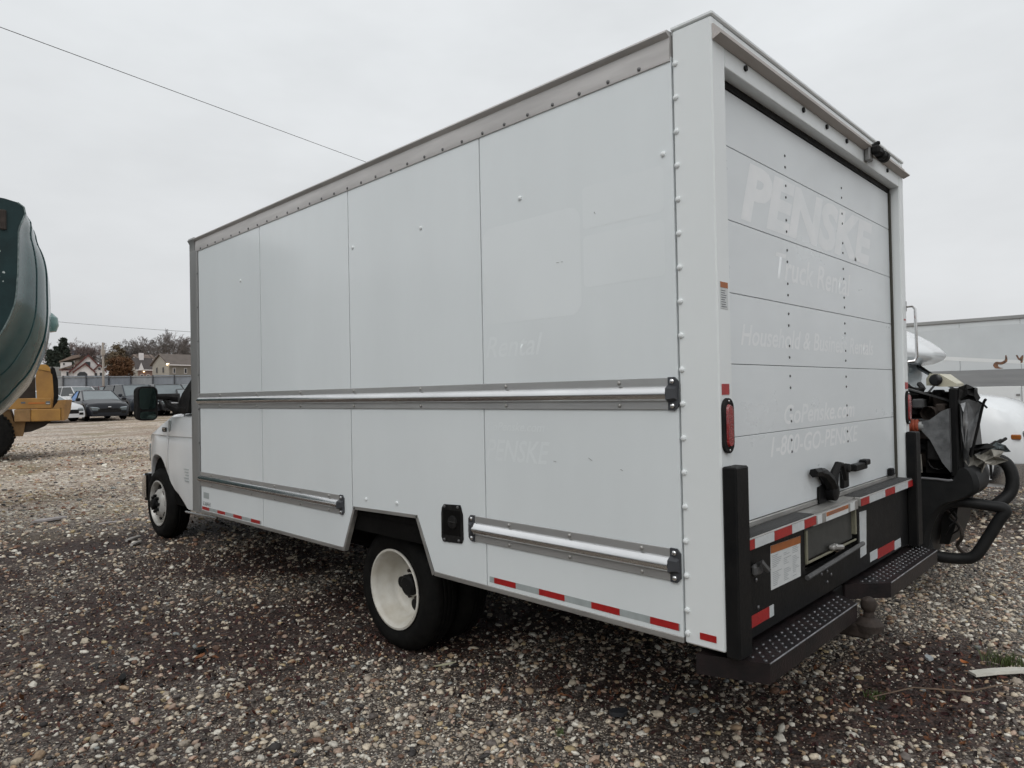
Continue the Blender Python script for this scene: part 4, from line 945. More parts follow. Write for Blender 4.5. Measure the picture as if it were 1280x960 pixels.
def shard(nm, P, x, t, m, seed):
    """crumpled torn sheet: outline in (y, z), creased in depth"""
    r = random.Random(seed); c_ = (sum(p[0] for p in P)/len(P), sum(p[1] for p in P)/len(P)); n = len(P); rings = []
    a = [(x+r.uniform(-t, t), y, z) for y, z in P]; mid = [(x+r.uniform(-t*1.5, t*1.5), c_[0]+(y-c_[0])*.5, c_[1]+(z-c_[1])*.5) for y, z in P]; mb = MB()
    for sg in (0, .008):
        v = [(p[0]+sg, p[1], p[2]) for p in a]+[(p[0]+sg, p[1], p[2]) for p in mid]+[(x-t+sg, c_[0], c_[1])]
        f = [(i, (i+1) % n, n+(i+1) % n, n+i) for i in range(n)]+[(n+i, n+(i+1) % n, 2*n) for i in range(n)]
        mb.add(v, f)
    o = len(mb.v)//2; mb.f += [(i, (i+1) % n, o+(i+1) % n, o+i) for i in range(n)]
    mb.build(nm, m, WK, 0)
torn = mat('torn_plastic', (.42, .40, .35), .6, var=.6, vscale=20, bump=.4, bscale=30)
shard('torn_headlamp', [(-.10, 1.0), (-.16, 1.035), (-.20, 1.03), (-.27, 1.075), (-.34, 1.06), (-.31, 1.02), (-.36, 1.0), (-.28, .96), (-.24, .97), (-.21, .90), (-.16, .88), (-.145, .93)], 3.36, .03, torn, 1)
shard('torn_lens', [(-.22, 1.06), (-.27, 1.11), (-.33, 1.095), (-.36, 1.05), (-.30, 1.04)], 3.5, .03, M['clear'], 2)
shard('torn_liner', [(-.12, 1.06), (-.18, 1.10), (-.25, 1.115), (-.30, 1.09), (-.22, 1.06), (-.15, 1.02)], 3.34, .03, M['black'], 3)
shard('crumpled_sheet', [(-.10, 1.40), (-.155, 1.42), (-.235, 1.39), (-.215, 1.28), (-.175, 1.16), (-.15, 1.03), (-.115, .98), (-.11, 1.12)], 3.27, .03, silver, 4)
shard('crumpled_sheet', [(-.12, 1.39), (-.15, 1.40), (-.16, 1.25), (-.135, 1.08), (-.12, 1.2)], 3.22, .025, mat('bare_metal_pale', (.45, .46, .47), .4, .6, var=.5, vscale=14), 5)
shard('torn_liner', [(-.095, 1.50), (-.15, 1.525), (-.20, 1.50), (-.235, 1.43), (-.22, 1.40), (-.16, 1.42), (-.11, 1.41)], 3.25, .04, M['blackrub'], 6)
shard('torn_liner', [(.10, 1.17), (-.01, 1.17), (-.07, .90), (.10, .90)], 3.24, .02, M['under'], 7)
shard('inner_panel', [(.20, 1.02), (.13, 1.03), (.12, .90), (.20, .89)], 3.22, .01, torn, 8)
for k in range(3): MB().tube([(3.5+.2*k, -.15, .95), (3.55+.2*k, -.20, 1.06), (3.7+.2*k, -.24, 1.10)], .012, 6).build('wire', hose, WK)
for x in (3.35, 4.95):
    t_ = MB().lathe([(.25, -.12), (.36, -.14), (.48, -.12), (.5, -.08), (.5, .08), (.48, .12), (.36, .14), (.25, .12)], (x, 1.75, .5), 'x', 28).build('tyre', M['rubber'], WK)
    MB().lathe([(.25, -.1), (.22, -.05), (.12, .0), (.1, -.06), (.001, -.06)], (x, 1.75, .5), 'x', 20).build('rim', M['rimgrey'], t_)
q = MB(); q.box(3.2, 5.2, 1.75, 3.6, .85, 2.35, .12); cb = q.build('cab', M['cabpaint'], WK)
MB().box(3.35, 5.05, 1.735, 1.748, 1.55, 2.15, .02).build('windshield', M['glass'], cb)
MB().box(3.186, 3.198, 1.95, 2.75, 1.5, 2.1, .02).build('side_window', M['glass'], cb)

# ------------------------------------------------------------------ white cab-over camper beyond the wreck
RV = thing('camper_van', 'white van with rounded hood and cab-over pod behind the wreck', 'van', (7.5, 3.0, 0))
RX0, RX1 = 6.45, 8.5; RC = (RX0+RX1)/2
def rv_ring(y, top, zb, ins):
    h = [(ins+.03, zb), (ins, zb+.08), (ins-.01, .8), (ins, top-.16), (ins+.06, top-.05), (ins+.22, top), ((RX1-RX0)/2, top+.04)]
    L = [Vector((RX0+x, y, z)) for x, z in h]; return L+[Vector((2*RC-p.x, p.y, p.z)) for p in L[-2::-1]]
q = MB(); q.loft([rv_ring(y, t, b, i) for y, t, b, i in ((2.4, 1.42, .45, 0), (1.55, 1.42, .45, 0), (1.5, 1.42, .60, 0), (1.36, 1.42, .74, 0), (1.12, 1.42, .80, 0), (.88, 1.41, .74, 0), (.74, 1.39, .60, 0), (.69, 1.38, .42, 0), (.45, 1.355, .42, .0), (.25, 1.32, .42, .02), (.10, 1.25, .42, .05), (.0, 1.15, .45, .09), (-.05, 1.05, .50, .14))]); bd = q.build('hood', M['cabpaint'], RV, 40)
q = MB(); q.box(RX0+.12, RX0+.40, -.075, .0, .80, 1.02, .02); q.build('headlight', M['clear'], RV)
q = MB(); q.box(RX0+.05, RX0+.10, -.01, .08, .93, .985, .01); q.build('turn_signal', M['amber'], RV)
q = MB(); q.box(RX0+.45, RX1-.45, -.09, -.03, .72, 1.04, .01)
for k in range(5): q.box(RX0+.45, RX1-.45, -.11, -.088, .75+.06*k, .775+.06*k, .004)
q.build('grille', M['chrome'], RV)
q = MB(); q.loft([[(RX0+x, y, .46), (RX0+x, y-.03, .68), (RX0+x, y+.06, .69), (RX0+x, y+.06, .46)] for x, y in ((.02, .25), (.03, .05), (.12, -.10), (.4, -.17), (1.65, -.17), (1.93, -.10), (2.02, .05), (2.03, .25))]); q.build('front_bumper', M['chrome'], RV)
q = MB(); q.add([(RX0+.08, .92, 1.43), (RX1-.08, .92, 1.43), (RX1-.16, 1.38, 1.79), (RX0+.16, 1.38, 1.79)], [(0, 1, 2, 3)]); q.build('windshield', M['clear'], RV, 0)
for x in (RX0+.08, RX1-.08): MB().tube([(x, .93, 1.42), (x+(.07 if x < RC else -.07), 1.38, 1.80)], .028, 6).build('windshield_pillar', M['blackrub'], RV)
MB().tube([(RX0+.3, .88, 1.44), (RX0+.9, .95, 1.52)], .012, 5).build('wiper', M['blackrub'], RV)
q = MB(); q.box(RX0, RX1, 1.40, 2.4, .5, 1.80, .03); q.build('cab', M['cabpaint'], RV)
q = MB(); q.box(RX0-.004, RX0-.0005, 1.5, 2.25, 1.40, 1.75); q.build('side_window', M['glass'], RV)
pp_ = [(p.x, p.y) for p in spline([(2.4, 1.80, 0), (1.40, 1.79, 0), (1.14, 1.83, 0), (1.05, 1.91, 0), (1.12, 2.02, 0), (1.36, 2.20, 0), (1.75, 2.38, 0), (2.4, 2.5, 0)], 4)]
q = MB(); q.loft([[(x, max(y, 1.05)+o*(1 if y < 2.3 else 0), 1.8+(z-1.8)*(1-o*.6)) for y, z in pp_] for x, o in ((RX0-.12, .28), (RX0-.11, .16), (RX0-.06, .06), (RX0+.06, .0), (RX1-.06, .0), (RX1+.06, .06), (RX1+.11, .16), (RX1+.12, .28))]); pod = q.build('cab_over_pod', M['cabpaint'], RV, 30)
MB().tube([(RX0-.125, 1.08, 1.92), (RX0-.125, 2.4, 1.94)], .014, 6).build('pod_trim', M['postgrey'], pod)
MB().box(RX0-.12, RX1+.12, 2.41, 7.5, .55, 2.9, .06).build('camper_body', M['panel'], RV)
for x in (RX0+.13, RX1-.13):
    for yy in (1.12, 5.6):
        t_ = MB().lathe([(.20, -.1), (.30, -.11), (.355, -.09), (.37, -.05), (.37, .05), (.355, .09), (.30, .11), (.20, .1)], (x, yy, .37), 'x', 24).build('tyre', M['rubber'], RV)
        MB().lathe([(.2, -.08), (.17, -.04), (.1, -.06), (.001, -.06)], (x, yy, .37), 'x', 18).build('rim', M['rimgrey'], t_)

# ------------------------------------------------------------------ long white trailer far right
TRX = 18.0
TRL = thing('box_trailer', 'long pale box trailer with grey band and lower cabinet doors at far right', 'trailer', (TRX+1.25, 3, 0))
tw = mat('trailer_white', (.70, .735, .75), .35, var=.12, vscale=.5, bump=.02, bscale=1.); tb = mat('trailer_band', (.34, .345, .35), .35, .3, var=.2, vscale=2, stretch=(1, .3, 3))
tl = mat('trailer_lower', (.80, .82, .82), .35, var=.06, vscale=1.5); ta = mat('trailer_curve', (.64, .675, .69), .35, var=.1, vscale=1.)
ty0, ty1 = -6.0, 9.0
MB().box(TRX+.03, TRX+2.5, ty0, ty1, .55, 3.10).build('inner_wall', M['under'], TRL)
n_ = 12
for k in range(n_):
    a, b = ty0+(ty1-ty0)*k/n_, ty0+(ty1-ty0)*(k+1)/n_
    MB().box(TRX, TRX+.025, a+.004, b-.004, 1.87, 3.08).build('wall_panel', tw, TRL)
    MB().box(TRX-.03, TRX+.02, a+.006, b-.006, .62, 1.455, .006).build('cabinet_door', tl, TRL)
    if k in (3, 4, 5, 6): 
        q = MB(); q.box(TRX-.05, TRX-.03, a+.03, a+.11, 1.22, 1.27, .005); q.build('door_latch', M['postgrey'], TRL)
        MB().box(TRX-.036, TRX-.0305, a+.015, a+.03, .95, 1.42).build('latch_rod', tw, TRL)
MB().box(TRX-.01, TRX+.03, ty0, ty1, 1.46, 1.868).build('grey_band', tb, TRL)
MB().box(TRX-.04, TRX+.05, ty0, ty1, 3.081, 3.17, .01).build('roof_rail', mat('trailer_rail', (.36, .365, .36), .5, .2, var=.2, vscale=2, stretch=(1, .3, 2)), TRL)
MB().box(TRX, TRX+2.5, ty0, ty1, 3.12, 3.165).build('roof', tw, TRL)
# faded curved graphic and dark lettering remains
def curve_band(P, Q, x, m, nm):
    mb = MB(); r1 = [(x, y, z) for y, z in P]; r2 = [(x, y, z) for y, z in Q]; v = r1+r2; n = len(P)
    mb.add(v, [(i, i+1, n+i+1, n+i) for i in range(n-1)]); mb.build(nm, m, TRL, 0)
cy_ = [ty0+.8+(7.4-ty0)*k/30 for k in range(31)]
curve_band([(y, 2.88-.000*(y-2)**2+.08*math.sin(y*.7)) for y in cy_ if y < 4.6], [(y, 2.10-.02*(y-2)-.06*math.cos(y*.9)) for y in cy_ if y < 4.6], TRX-.001, ta, 'faded_graphic')
curve_band([(y, 1.98+.10*(y-1.4)) for y in cy_], [(y, 2.06+.11*(y-1.4)) for y in cy_], TRX-.0022, tl, 'faded_stripe')
rm = mat('graphic_brown', (.30, .14, .07), .5, var=.8, vscale=9, col2=(.05, .04, .035))
q = MB(); q.prism([(p.x, p.y) for p in spline([(2.02, 1.90, 0), (2.06, 1.98, 0), (2.0, 2.06, 0), (1.90, 2.05, 0), (1.82, 2.10, 0), (1.81, 2.20, 0), (1.78, 2.20, 0), (1.77, 2.06, 0), (1.87, 1.99, 0), (1.96, 1.99, 0), (1.93, 1.92, 0), (1.85, 1.90, 0), (1.93, 1.885, 0)], 3)], 'x', TRX-.004, TRX-.0005); q.build('dark_graphic', rm, TRL, 0)
q = MB(); q.prism([(1.60, 2.20), (1.57, 2.21), (1.53, 2.12), (1.47, 2.20), (1.45, 2.19), (1.47, 2.02), (1.51, 2.0), (1.51, 2.06), (1.56, 2.1)], 'x', TRX-.004, TRX-.0005); q.build('dark_graphic', rm, TRL, 0)
for yy in (-4, -2.8, 6.5, 7.7):
    for x in (TRX+.15, TRX+2.35): MB().lathe([(.25, -.12), (.4, -.13), (.48, -.1), (.48, .1), (.4, .13), (.25, .12), (.05, .05)], (x, yy, .48), 'x', 24).build('wheel', M['rubber'], TRL)

# ------------------------------------------------------------------ left: tank and loader
def frame_at(yaw_deg, ox, oy):
    """local axes of a thing seen across the lot: s to the right, d away, z up"""
    a = rad(yaw_deg); r = Vector((math.cos(a), -math.sin(a), 0)); v = Vector((math.sin(a), math.cos(a), 0))
    return lambda s, d, z: Vector((ox, oy, 0))+r*s+v*d+Vector((0, 0, z))
def box_l(Fr, mb, s0, s1, d0, d1, z0, z1, b=.01):
    k = MB().box(s0, s1, d0, d1, z0, z1, b); k.v = [tuple(Fr(*p)) for p in k.v]; return mb.add(k.v, k.f)
def prism_l(Fr, mb, poly, d0, d1):
    k = MB().prism(poly, 'y', d0, d1); k.v = [tuple(Fr(*p)) for p in k.v]; return mb.add(k.v, k.f)
def lathe_l(Fr, mb, prof, c, axis='y', n=28, cap=False):
    k = MB().lathe(prof, c, axis, n, cap); k.v = [tuple(Fr(*p)) for p in k.v]; return mb.add(k.v, k.f)
Fr = frame_at(10.2, -.733, 7.87)
TK = thing('tank', 'glossy dark green round-bellied tank raised high at the left edge', 'tank', tuple(Fr(-1.2, .9, gz(-1.5, 9))))
tg = mat('tank_green', (.018, .055, .058), .20, var=.45, vscale=2.5, bump=.05, bscale=2.5, col2=(.035, .09, .09), spec=.6, coat=.35)
tg2 = mat('tank_end_green', (.012, .036, .038), .5, var=.4, vscale=5, bump=.1, bscale=30, spec=.3)
R0 = [(-2.2, 3.72), (-.9, 3.76), (0, 3.72), (.005, 3.4), (.0, 3.1), (-.01, 2.86), (-.05, 2.55), (-.22, 2.18), (-.55, 1.85), (-1.1, 1.68), (-2.2, 1.66)]
R1 = [(-2.2, 3.66), (-.9, 3.70), (.02, 3.62), (.20, 3.36), (.275, 3.15), (.29, 2.85), (.285, 2.42), (.22, 2.12), (.04, 1.74), (-.45, 1.32), (-2.2, 1.16)]
R15 = [(-2.2, 3.55), (-.9, 3.60), (.0, 3.50), (.24, 3.25), (.305, 3.05), (.32, 2.75), (.31, 2.40), (.23, 2.05), (.0, 1.60), (-.5, 1.25), (-2.2, 1.10)]
R2 = [(-2.2, 3.45), (-.9, 3.50), (-.05, 3.42), (.20, 3.2), (.27, 3.0), (.29, 2.7), (.28, 2.35), (.20, 2.05), (-.05, 1.68), (-.55, 1.32), (-2.2, 1.16)]
R0, R1, R15, R2 = [[(p.x, p.y) for p in spline([(a, b, 0) for a, b in R], 5)] for R in (R0, R1, R15, R2)]
q = MB(); q.loft([[Fr(s, d, z) for s, z in R] for R, d in [(R0, 0), (R0, .015)]+[([(a[0]+(b[0]-a[0])*math.sin(t*PI/2)**.9, a[1]+(b[1]-a[1])*t) for a, b in zip(R0, R1)], .02+.73*t) for t in (.2, .4, .6, .8, 1)]+[(R15, 1.1), (R2, 2.0)]], cap=False); q.build('shell', tg, TK, 50)
q = MB(); q.add([Fr(s, -.004, z) for s, z in R0], [tuple(range(len(R0)))]); q.build('end_plate', tg2, TK, 0); q = MB(); q.add([Fr(s, 2.0, z) for s, z in R2], [tuple(range(len(R2)))]); q.build('end_plate', tg2, TK, 0)
q = MB(); q.tube([Fr(s, -.003, z) for s, z in R0[10:38]], .008, 6); q.build('edge_seam', mat('chipped_edge', (.25, .30, .29), .5, var=.7, vscale=30, col2=(.02, .05, .05)), TK)
q = MB(); box_l(Fr, q, -.16, -.10, -.03, -.005, 3.40, 3.62, .01); q.build('latch', M['rust'], TK)
for t_ in (.38, .78):
    q = MB(); q.tube([Fr(a[0]+(b[0]-a[0])*math.sin(t_*PI/2)**.9+.002, .02+.73*t_, a[1]+(b[1]-a[1])*t_) for a, b in list(zip(R0, R1))[8:46]], .007, 5); q.build('weld_seam', tg, TK)
rc = random.Random(3)
for i in range(16):
    a_, z_ = rc.uniform(-.4, -.02), rc.uniform(2.75, 3.65); w_ = rc.uniform(.006, .016)
    q = MB(); q.add([Fr(a_+w_*math.cos(t)*rc.uniform(.5, 1.2), -.006, z_+w_*math.sin(t)*rc.uniform(.5, 1.2)) for t in (0, 1.2, 2.3, 3.4, 4.4, 5.4)], [(0, 1, 2, 3, 4, 5)]); q.build('paint_chip', mat('chip_pale', (.45, .5, .48), .6), TK, 0)
q = MB(); lathe_l(Fr, q, [(.0, 0), (.10, .02), (.13, .10), (.12, .2), (.06, .26), (.0, .27)], (.29, 1.5, 2.42), 'z', 14); q.build('side_lamp', mat('lamp_teal', (.16, .30, .28), .25, var=.3, vscale=8, coat=.5), TK)
for s_, d_ in ((-.9, .4), (-.9, 1.7), (-2.0, .4), (-2.0, 1.7)):
    p = Fr(s_, d_, 0); q = MB(); q.box(p.x-.07, p.x+.07, p.y-.07, p.y+.07, gz(p.x, p.y)-.03, 1.75, .01); q.build('leg', M['rust'], TK)

Fr = frame_at(10.9, 1.0, 16.9)
LD = thing('wheel_loader', 'yellow wheel loader rear end with counterweight behind the green tank', 'loader', tuple(Fr(-1, 1, gz(0, 17))))
yl = mat('loader_yellow', (.42, .225, .055), .5, var=.35, vscale=4, bump=.05, bscale=15, col2=(.30, .155, .045)); yt = mat('loader_tan', (.33, .19, .075), .6, var=.4, vscale=5)
dk = mat('loader_dark', (.045, .034, .026), .8, var=.4, vscale=8)
q = MB(); k = MB(); k.prism([(.17, 1.36), (.45, 1.36), (.47, 1.7), (.45, 2.12), (.41, 2.2), (.15, 2.26), (.14, 2.0)], 'y', .1, 1.8); q.add([Fr(*p) for p in k.v], k.f); q.build('engine_hood', yl, LD)
q = MB(); prism_l(Fr, q, [(.15, 2.265), (.42, 2.205), (.40, 2.30), (.34, 2.36), (.2, 2.37)], .08, 1.82); q.build('hood_cap', mat('loader_light', (.50, .27, .06), .45, var=.25, vscale=4), LD)
q = MB(); prism_l(Fr, q, [(.455, 1.40), (.50, 1.42), (.56, 1.62), (.555, 2.0), (.50, 2.28), (.43, 2.33), (.455, 2.12), (.475, 1.7)], .1, 1.8); q.build('rear_grille', M['black'], LD)
q = MB(); prism_l(Fr, q, [(-.35, 1.62), (.135, 1.62), (.13, 2.1), (.0, 1.9)], .3, 1.6); q.build('hood_opening', dk, LD)
q = MB(); box_l(Fr, q, -1.6, .43, .03, .098, 1.38, 1.615, .01); q.build('side_beam', yl, LD)
q = MB(); box_l(Fr, q, .32, .40, .022, .0295, 1.47, 1.54, 0); box_l(Fr, q, -.13, -.05, .022, .0295, 1.5, 1.54, 0); q.build('decal', M['print'], LD)
text_ = MB(); box_l(Fr, text_, .33, .39, .018, .0215, 1.485, 1.50, 0); text_.build('decal_bar', M['paper'], LD)
q = MB(); box_l(Fr, q, .0, .30, .02, .029, 1.49, 1.52, 0); q.build('decal_stripe', mat('stripe_orange', (.5, .16, .03), .5), LD)
q = MB(); box_l(Fr, q, .05, .60, -.02, 1.9, 1.10, 1.372, .015); q.build('frame_block', yl, LD)
q = MB(); box_l(Fr, q, -.25, .049, -.01, 1.9, 1.10, 1.372, .015); q.build('frame_block_worn', yt, LD)
q = MB(); k = MB(); k.loft([[(.45, .0, 1.38), (.66, .0, 1.375), (.80, .22, 1.375), (.80, 1.7, 1.375), (.66, 1.9, 1.375), (.45, 1.9, 1.38)], [(.56, .0, 1.56), (.70, .06, 1.57), (.82, .25, 1.56), (.82, 1.65, 1.56), (.7, 1.84, 1.57), (.56, 1.9, 1.56)]]); k.loft([[(.605, -.02, 1.10), (.66, -.02, 1.10), (.74, .22, 1.14), (.74, 1.7, 1.14), (.66, 1.92, 1.10), (.605, 1.92, 1.10)], [(.605, -.02, 1.373), (.66, -.02, 1.373), (.80, .22, 1.373), (.80, 1.7, 1.373), (.66, 1.92, 1.373), (.605, 1.92, 1.373)]]); q.add([Fr(*p) for p in k.v], k.f); q.build('counterweight', mat('counterweight_tan', (.36, .19, .055), .6, var=.35, vscale=5, bump=.08, bscale=15), LD)
q = MB(); prism_l(Fr, q, [(-.33, 1.37), (-.26, 1.095), (-.05, 1.095), (-.1, .78), (-.5, .78), (-.55, 1.37)], .15, 1.75); q.build('fender_plate', yt, LD)
q = MB(); prism_l(Fr, q, [(-.1, 1.095), (.42, 1.095), (.30, .98), (.05, .87), (-.15, .85)], .2, 1.7); q.build('belly_plate', dk, LD)
q = MB(); box_l(Fr, q, -3.6, -.5, .35, 1.55, .75, 1.6, .05); q.build('front_frame', yl, LD)
q = MB(); box_l(Fr, q, -2.2, -.75, .3, 1.6, 1.6, 3.0, .08); cbn = q.build('cab', yl, LD)
q = MB(); box_l(Fr, q, -2.1, -.85, .285, .298, 1.9, 2.8, 0); q.build('cab_window', M['glass'], cbn)
for s_ in (-.84, -2.9):
    for d_ in (.08, 1.82):
        zc = .58+gz(*Fr(s_, d_, 0).xy)-.02
        q = MB(); lathe_l(Fr, q, [(.30, -.2), (.42, -.22), (.53, -.2), (.58, -.13), (.58, .13), (.53, .2), (.42, .22), (.30, .2)], (s_, d_, zc), 'y', 32); t_ = q.build('tyre', M['rubber'], LD)
        q = MB(); lathe_l(Fr, q, [(.30, -.19), (.27, -.1), (.12, -.06), (.1, -.12), (.0, -.12)], (s_, d_, zc), 'y', 24); lathe_l(Fr, q, [(.30, .19), (.27, .1), (.0, .06)], (s_, d_, zc), 'y', 24); q.build('rim', yt, t_)
        q = MB()
        for k in range(22):
            a = 2*PI*k/22
            for sd in (-1, 1):
                m_ = MB().box(-.025, .025, .0 if sd > 0 else -.19, .19 if sd > 0 else .0, -.012, .018, .004)
                m_.move(Matrix.Translation((s_, d_, zc)) @ Matrix.Rotation(a+(.14 if sd > 0 else 0), 4, 'Y') @ Matrix.Translation((0, 0, .58))); q.add([Fr(*p) for p in m_.v], m_.f)
        q.build('tread_lugs', M['rubber'], t_, kind='stuff')

# ------------------------------------------------------------------ parked cars beyond the lot
def pix(px, py, D):                               # a point D metres ahead in the direction first measured on site
    r = _f+_rt*((px-640)/854.12)+_up*((480-py)/854.12); return CAM+r*D
def car(name, label, px, D, phi, kind, paint, wrap=None, group='cars parked along the fence'):
    p = pix(px, 505, D); vdir = Vector((p.x-CAM.x, p.y-CAM.y, 0)).normalized(); r = Vector((vdir.y, -vdir.x, 0))
    h = -vdir*math.cos(rad(phi))+r*math.sin(rad(phi)); rz = math.atan2(h.y, h.x)
    R_ = thing(name, label, 'car', (p.x, p.y, gz(p.x, p.y)-.01), rz, group)
    suv = kind == 'suv'
    Ln, Wd, H = (4.7, 1.86, 1.72) if suv else (4.6, 1.80, 1.45)
    hw = Wd/2; belt = 1.08 if suv else .95; wr = .36 if suv else .33; zlo = .26 if suv else .19
    ax = Ln/2-.9; rx = -Ln/2+.95
    def zbot(x):
        z = zlo
        for c in (ax, rx):
            d = abs(x-c)
            if d < wr+.07: z = max(z, math.sqrt((wr+.07)**2-d*d)+wr*.98 if True else 0)
        return z
    hood = belt-.10; ft = Ln/2
    cow = ft-1.30 if not suv else ft-1.25
    def ztop(x):
        if x > ft-.45: return hood-.06-.34*((x-ft+.45)/.45)**2.6
        if x > cow: return hood-.06+(belt-hood+.06)*((ft-.45)-x)/((ft-.45)-cow)
        if x < -ft+.08: return belt-.12
        return belt
    xs = sorted(set([-ft, -ft+.03, -ft+.08, -ft+.3, cow, 0, .4, -.4, ft-.45, ft-.35, ft-.25, ft-.17, ft-.10, ft-.05, ft-.02, ft]+[c+(wr+.069)*math.cos(PI*k/10) for c in (ax, rx) for k in range(11)]+[c+s_*(wr+.075) for c in (ax, rx) for s_ in (-1, 1)]))
    rings = []
    for x in xs:
        t = max(0, (abs(x)-(ft-.45))/.45); w = hw*(1-.16*t**2); zb = zbot(x); zt = max(ztop(x), zb+.06)
        f_ = lambda k: zb+(zt-zb)*k
        q_ = [(w-.10, zb), (w-.02, zb+.015), (w, f_(.35)), (w-.005, f_(.62)), (w-.02, f_(.8)), (w-.06, f_(.92)), (w-.16, zt), (w*.5, zt+.035)]
        rings.append([(x, y, z) for y, z in q_]+[(x, -y, z) for y, z in q_[::-1]])
    body = MB().loft(rings).build('body', paint, R_, 55, False)
    MB().box(-ft+.3, ft-.3, -hw+.13, hw-.13, zlo+.02, belt-.2).build('underbody', M['under'], body, 35, False)
    # glasshouse
    wb, wt = hw-.10, hw-.26; rz_ = H-.05
    if suv: bx = [(cow+.02, belt-.02), (cow-.75, rz_), (-ft+.45, rz_), (-ft+.10, belt)]
    else: bx = [(cow+.05, belt-.03), (cow-.95, rz_), (-ft+1.35, rz_), (-ft+.60, belt)]
    (xa, za), (xb, zb_), (xc, zc), (xd, zd) = bx
    gl = M['glass']
    def pane(v, nm, m): MB().add(v, [tuple(range(len(v)))]).build(nm, m, R_, 0, False)
    pane([(xa, wb, za), (xa, -wb, za), (xb, -wt, zb_), (xb, wt, zb_)], 'windshield', M['clear'])
    pane([(xd, wb, zd), (xd, -wb, zd), (xc, -wt, zc), (xc, wt, zc)], 'rear_window', gl)
    for s_ in (1, -1):
        xm = (xa+xd)/2-.05; t1, t0 = .5, .5
        xmt = xm-.02
        pane([(xa, s_*wb, za), (xm, s_*wb, (za+zd)/2), (xmt, s_*wt, zb_), (xb, s_*wt, zb_)], 'side_window', gl)
        pane([(xm, s_*wb, (za+zd)/2), (xd, s_*wb, zd), (xc, s_*wt, zc), (xmt, s_*wt, zb_)], 'side_window', mat('window_wrap_blue', (.06, .22, .55), .35, var=.3, vscale=6) if wrap and s_ < 0 else gl)
        for (p0, p1) in (((xa, wb, za), (xb, wt, zb_)), ((xm, wb, (za+zd)/2), (xmt, wt, zb_)), ((xd, wb, zd), (xc, wt, zc))):
            MB().tube([(p0[0], s_*p0[1], p0[2]), (p1[0], s_*p1[1], p1[2])], .032, 6).build('pillar', paint, R_, 35, False)
        MB().box(xa-.28, xa-.12, s_*(hw-.02), s_*(hw+.17), belt-.02, belt+.11, .03).build('wing_mirror', paint, R_, 35, False)
        MB().loft([[(ft-.34, s_*(hw-.02), hood-.16), (ft-.34, s_*(hw-.03), hood-.30), (ft-.30, s_*(hw-.25), hood-.30), (ft-.30, s_*(hw-.25), hood-.14)], [(ft-.02, s_*(hw-.20), hood-.26), (ft-.02, s_*(hw-.20), hood-.38), (ft+.01, s_*(hw-.48), hood-.38), (ft+.01, s_*(hw-.48), hood-.28)]]).build('headlight', M['clear'], R_, 35, False)
        MB().box(-ft-.01, -ft+.12, s_*(hw-.45), s_*(hw-.14), belt-.34, belt-.16, .02).build('tail_light', M['lens'], R_, 35, False)
        MB().box(ft-.16, ft+.005, s_*(hw-.42), s_*(hw-.20), zlo+.1, zlo+.24, .02).build('fog_lamp_bezel', M['blackrub'], R_, 35, False)
    MB().loft([[(xb+.03, wt+.02, zb_-.01), (xb+.03, -wt-.02, zb_-.01), (xb-.05, -wt*.8, H-.02), (xb-.05, wt*.8, H-.02)], [((xb+xc)/2, wt+.03, zb_+.0), ((xb+xc)/2, -wt-.03, zb_+.0), ((xb+xc)/2, -wt*.8, H), ((xb+xc)/2, wt*.8, H)], [(xc-.03, wt+.02, zc-.01), (xc-.03, -wt-.02, zc-.01), (xc+.05, -wt*.8, H-.02), (xc+.05, wt*.8, H-.02)]]).build('roof', paint, R_, 50, False)
    MB().box(ft-.12, ft+.012, -.50, .50, zlo+.16, zlo+.36, .03).build('lower_grille', M['blackrub'], R_, 35, False)
    MB().box(ft-.1, ft+.012, -.36, .36, hood-.36, hood-.30, .01).build('grille', M['chrome'] if suv else M['blackrub'], R_, 35, False)
    MB().box(ft-.1, ft+.018, -.07, .07, hood-.27, hood-.21, .02).build('emblem', M['chrome'], R_, 35, False)
    for x in (ax, rx):
        for s_ in (1, -1):
            t_ = MB().lathe([(wr*.62, -.1), (wr*.9, -.11), (wr, -.08), (wr, .08), (wr*.9, .11), (wr*.62, .1)], (x, s_*(hw-.12), wr), 'y', 24).build('tyre', M['rubber'], R_, 40, False)
            k = MB(); k.lathe([(wr*.62, s_*.09), (wr*.55, s_*.06), (wr*.1, s_*.03), (.0, s_*.03)], (x, s_*(hw-.12), wr), 'y', 20)
            for j in range(5):
                m_ = MB().box(-.025, .025, -.008, .008, .04, wr*.6, .003); m_.move(Matrix.Translation((x, s_*(hw-.12+.085), wr)) @ Matrix.Rotation(2*PI*j/5, 4, 'Y')); k.add(m_.v, m_.f)
            k.build('rim', M['rimgrey'], t_, 40, False)
    return R_
def paint(n, c): return mat('car_'+n, c, .28, var=.06, vscale=2, spec=.3)
car('parked_sedan', 'white sedan half hidden behind the yellow loader', 46, 31.5, 30, 'sedan', paint('white', (.66, .67, .68)))
car('parked_sedan', 'black sedan with blue-wrapped rear window facing the lot', 121, 33.5, 13, 'sedan', paint('black', (.008, .009, .013)), True)
car('parked_suv', 'dark blue-grey SUV directly right of the black sedan', 166, 37.5, 22, 'suv', paint('slate', (.03, .035, .045)))
car('parked_suv', 'black SUV with chrome grille seen behind the box truck mirror', 208, 38.5, 14, 'suv', paint('black2', (.012, .012, .013)))
car('parked_suv', 'white SUV in the back row behind the white sedan', 98, 47, 30, 'suv', paint('white2', (.6, .61, .62)))
car('parked_suv', 'dark red SUV in the back row above the black sedan', 133, 48, 24, 'suv', paint('maroon', (.055, .012, .014)))
car('parked_sedan', 'white sedan in the back row just right of the mirror', 199, 48, 20, 'sedan', paint('white3', (.62, .63, .64)))
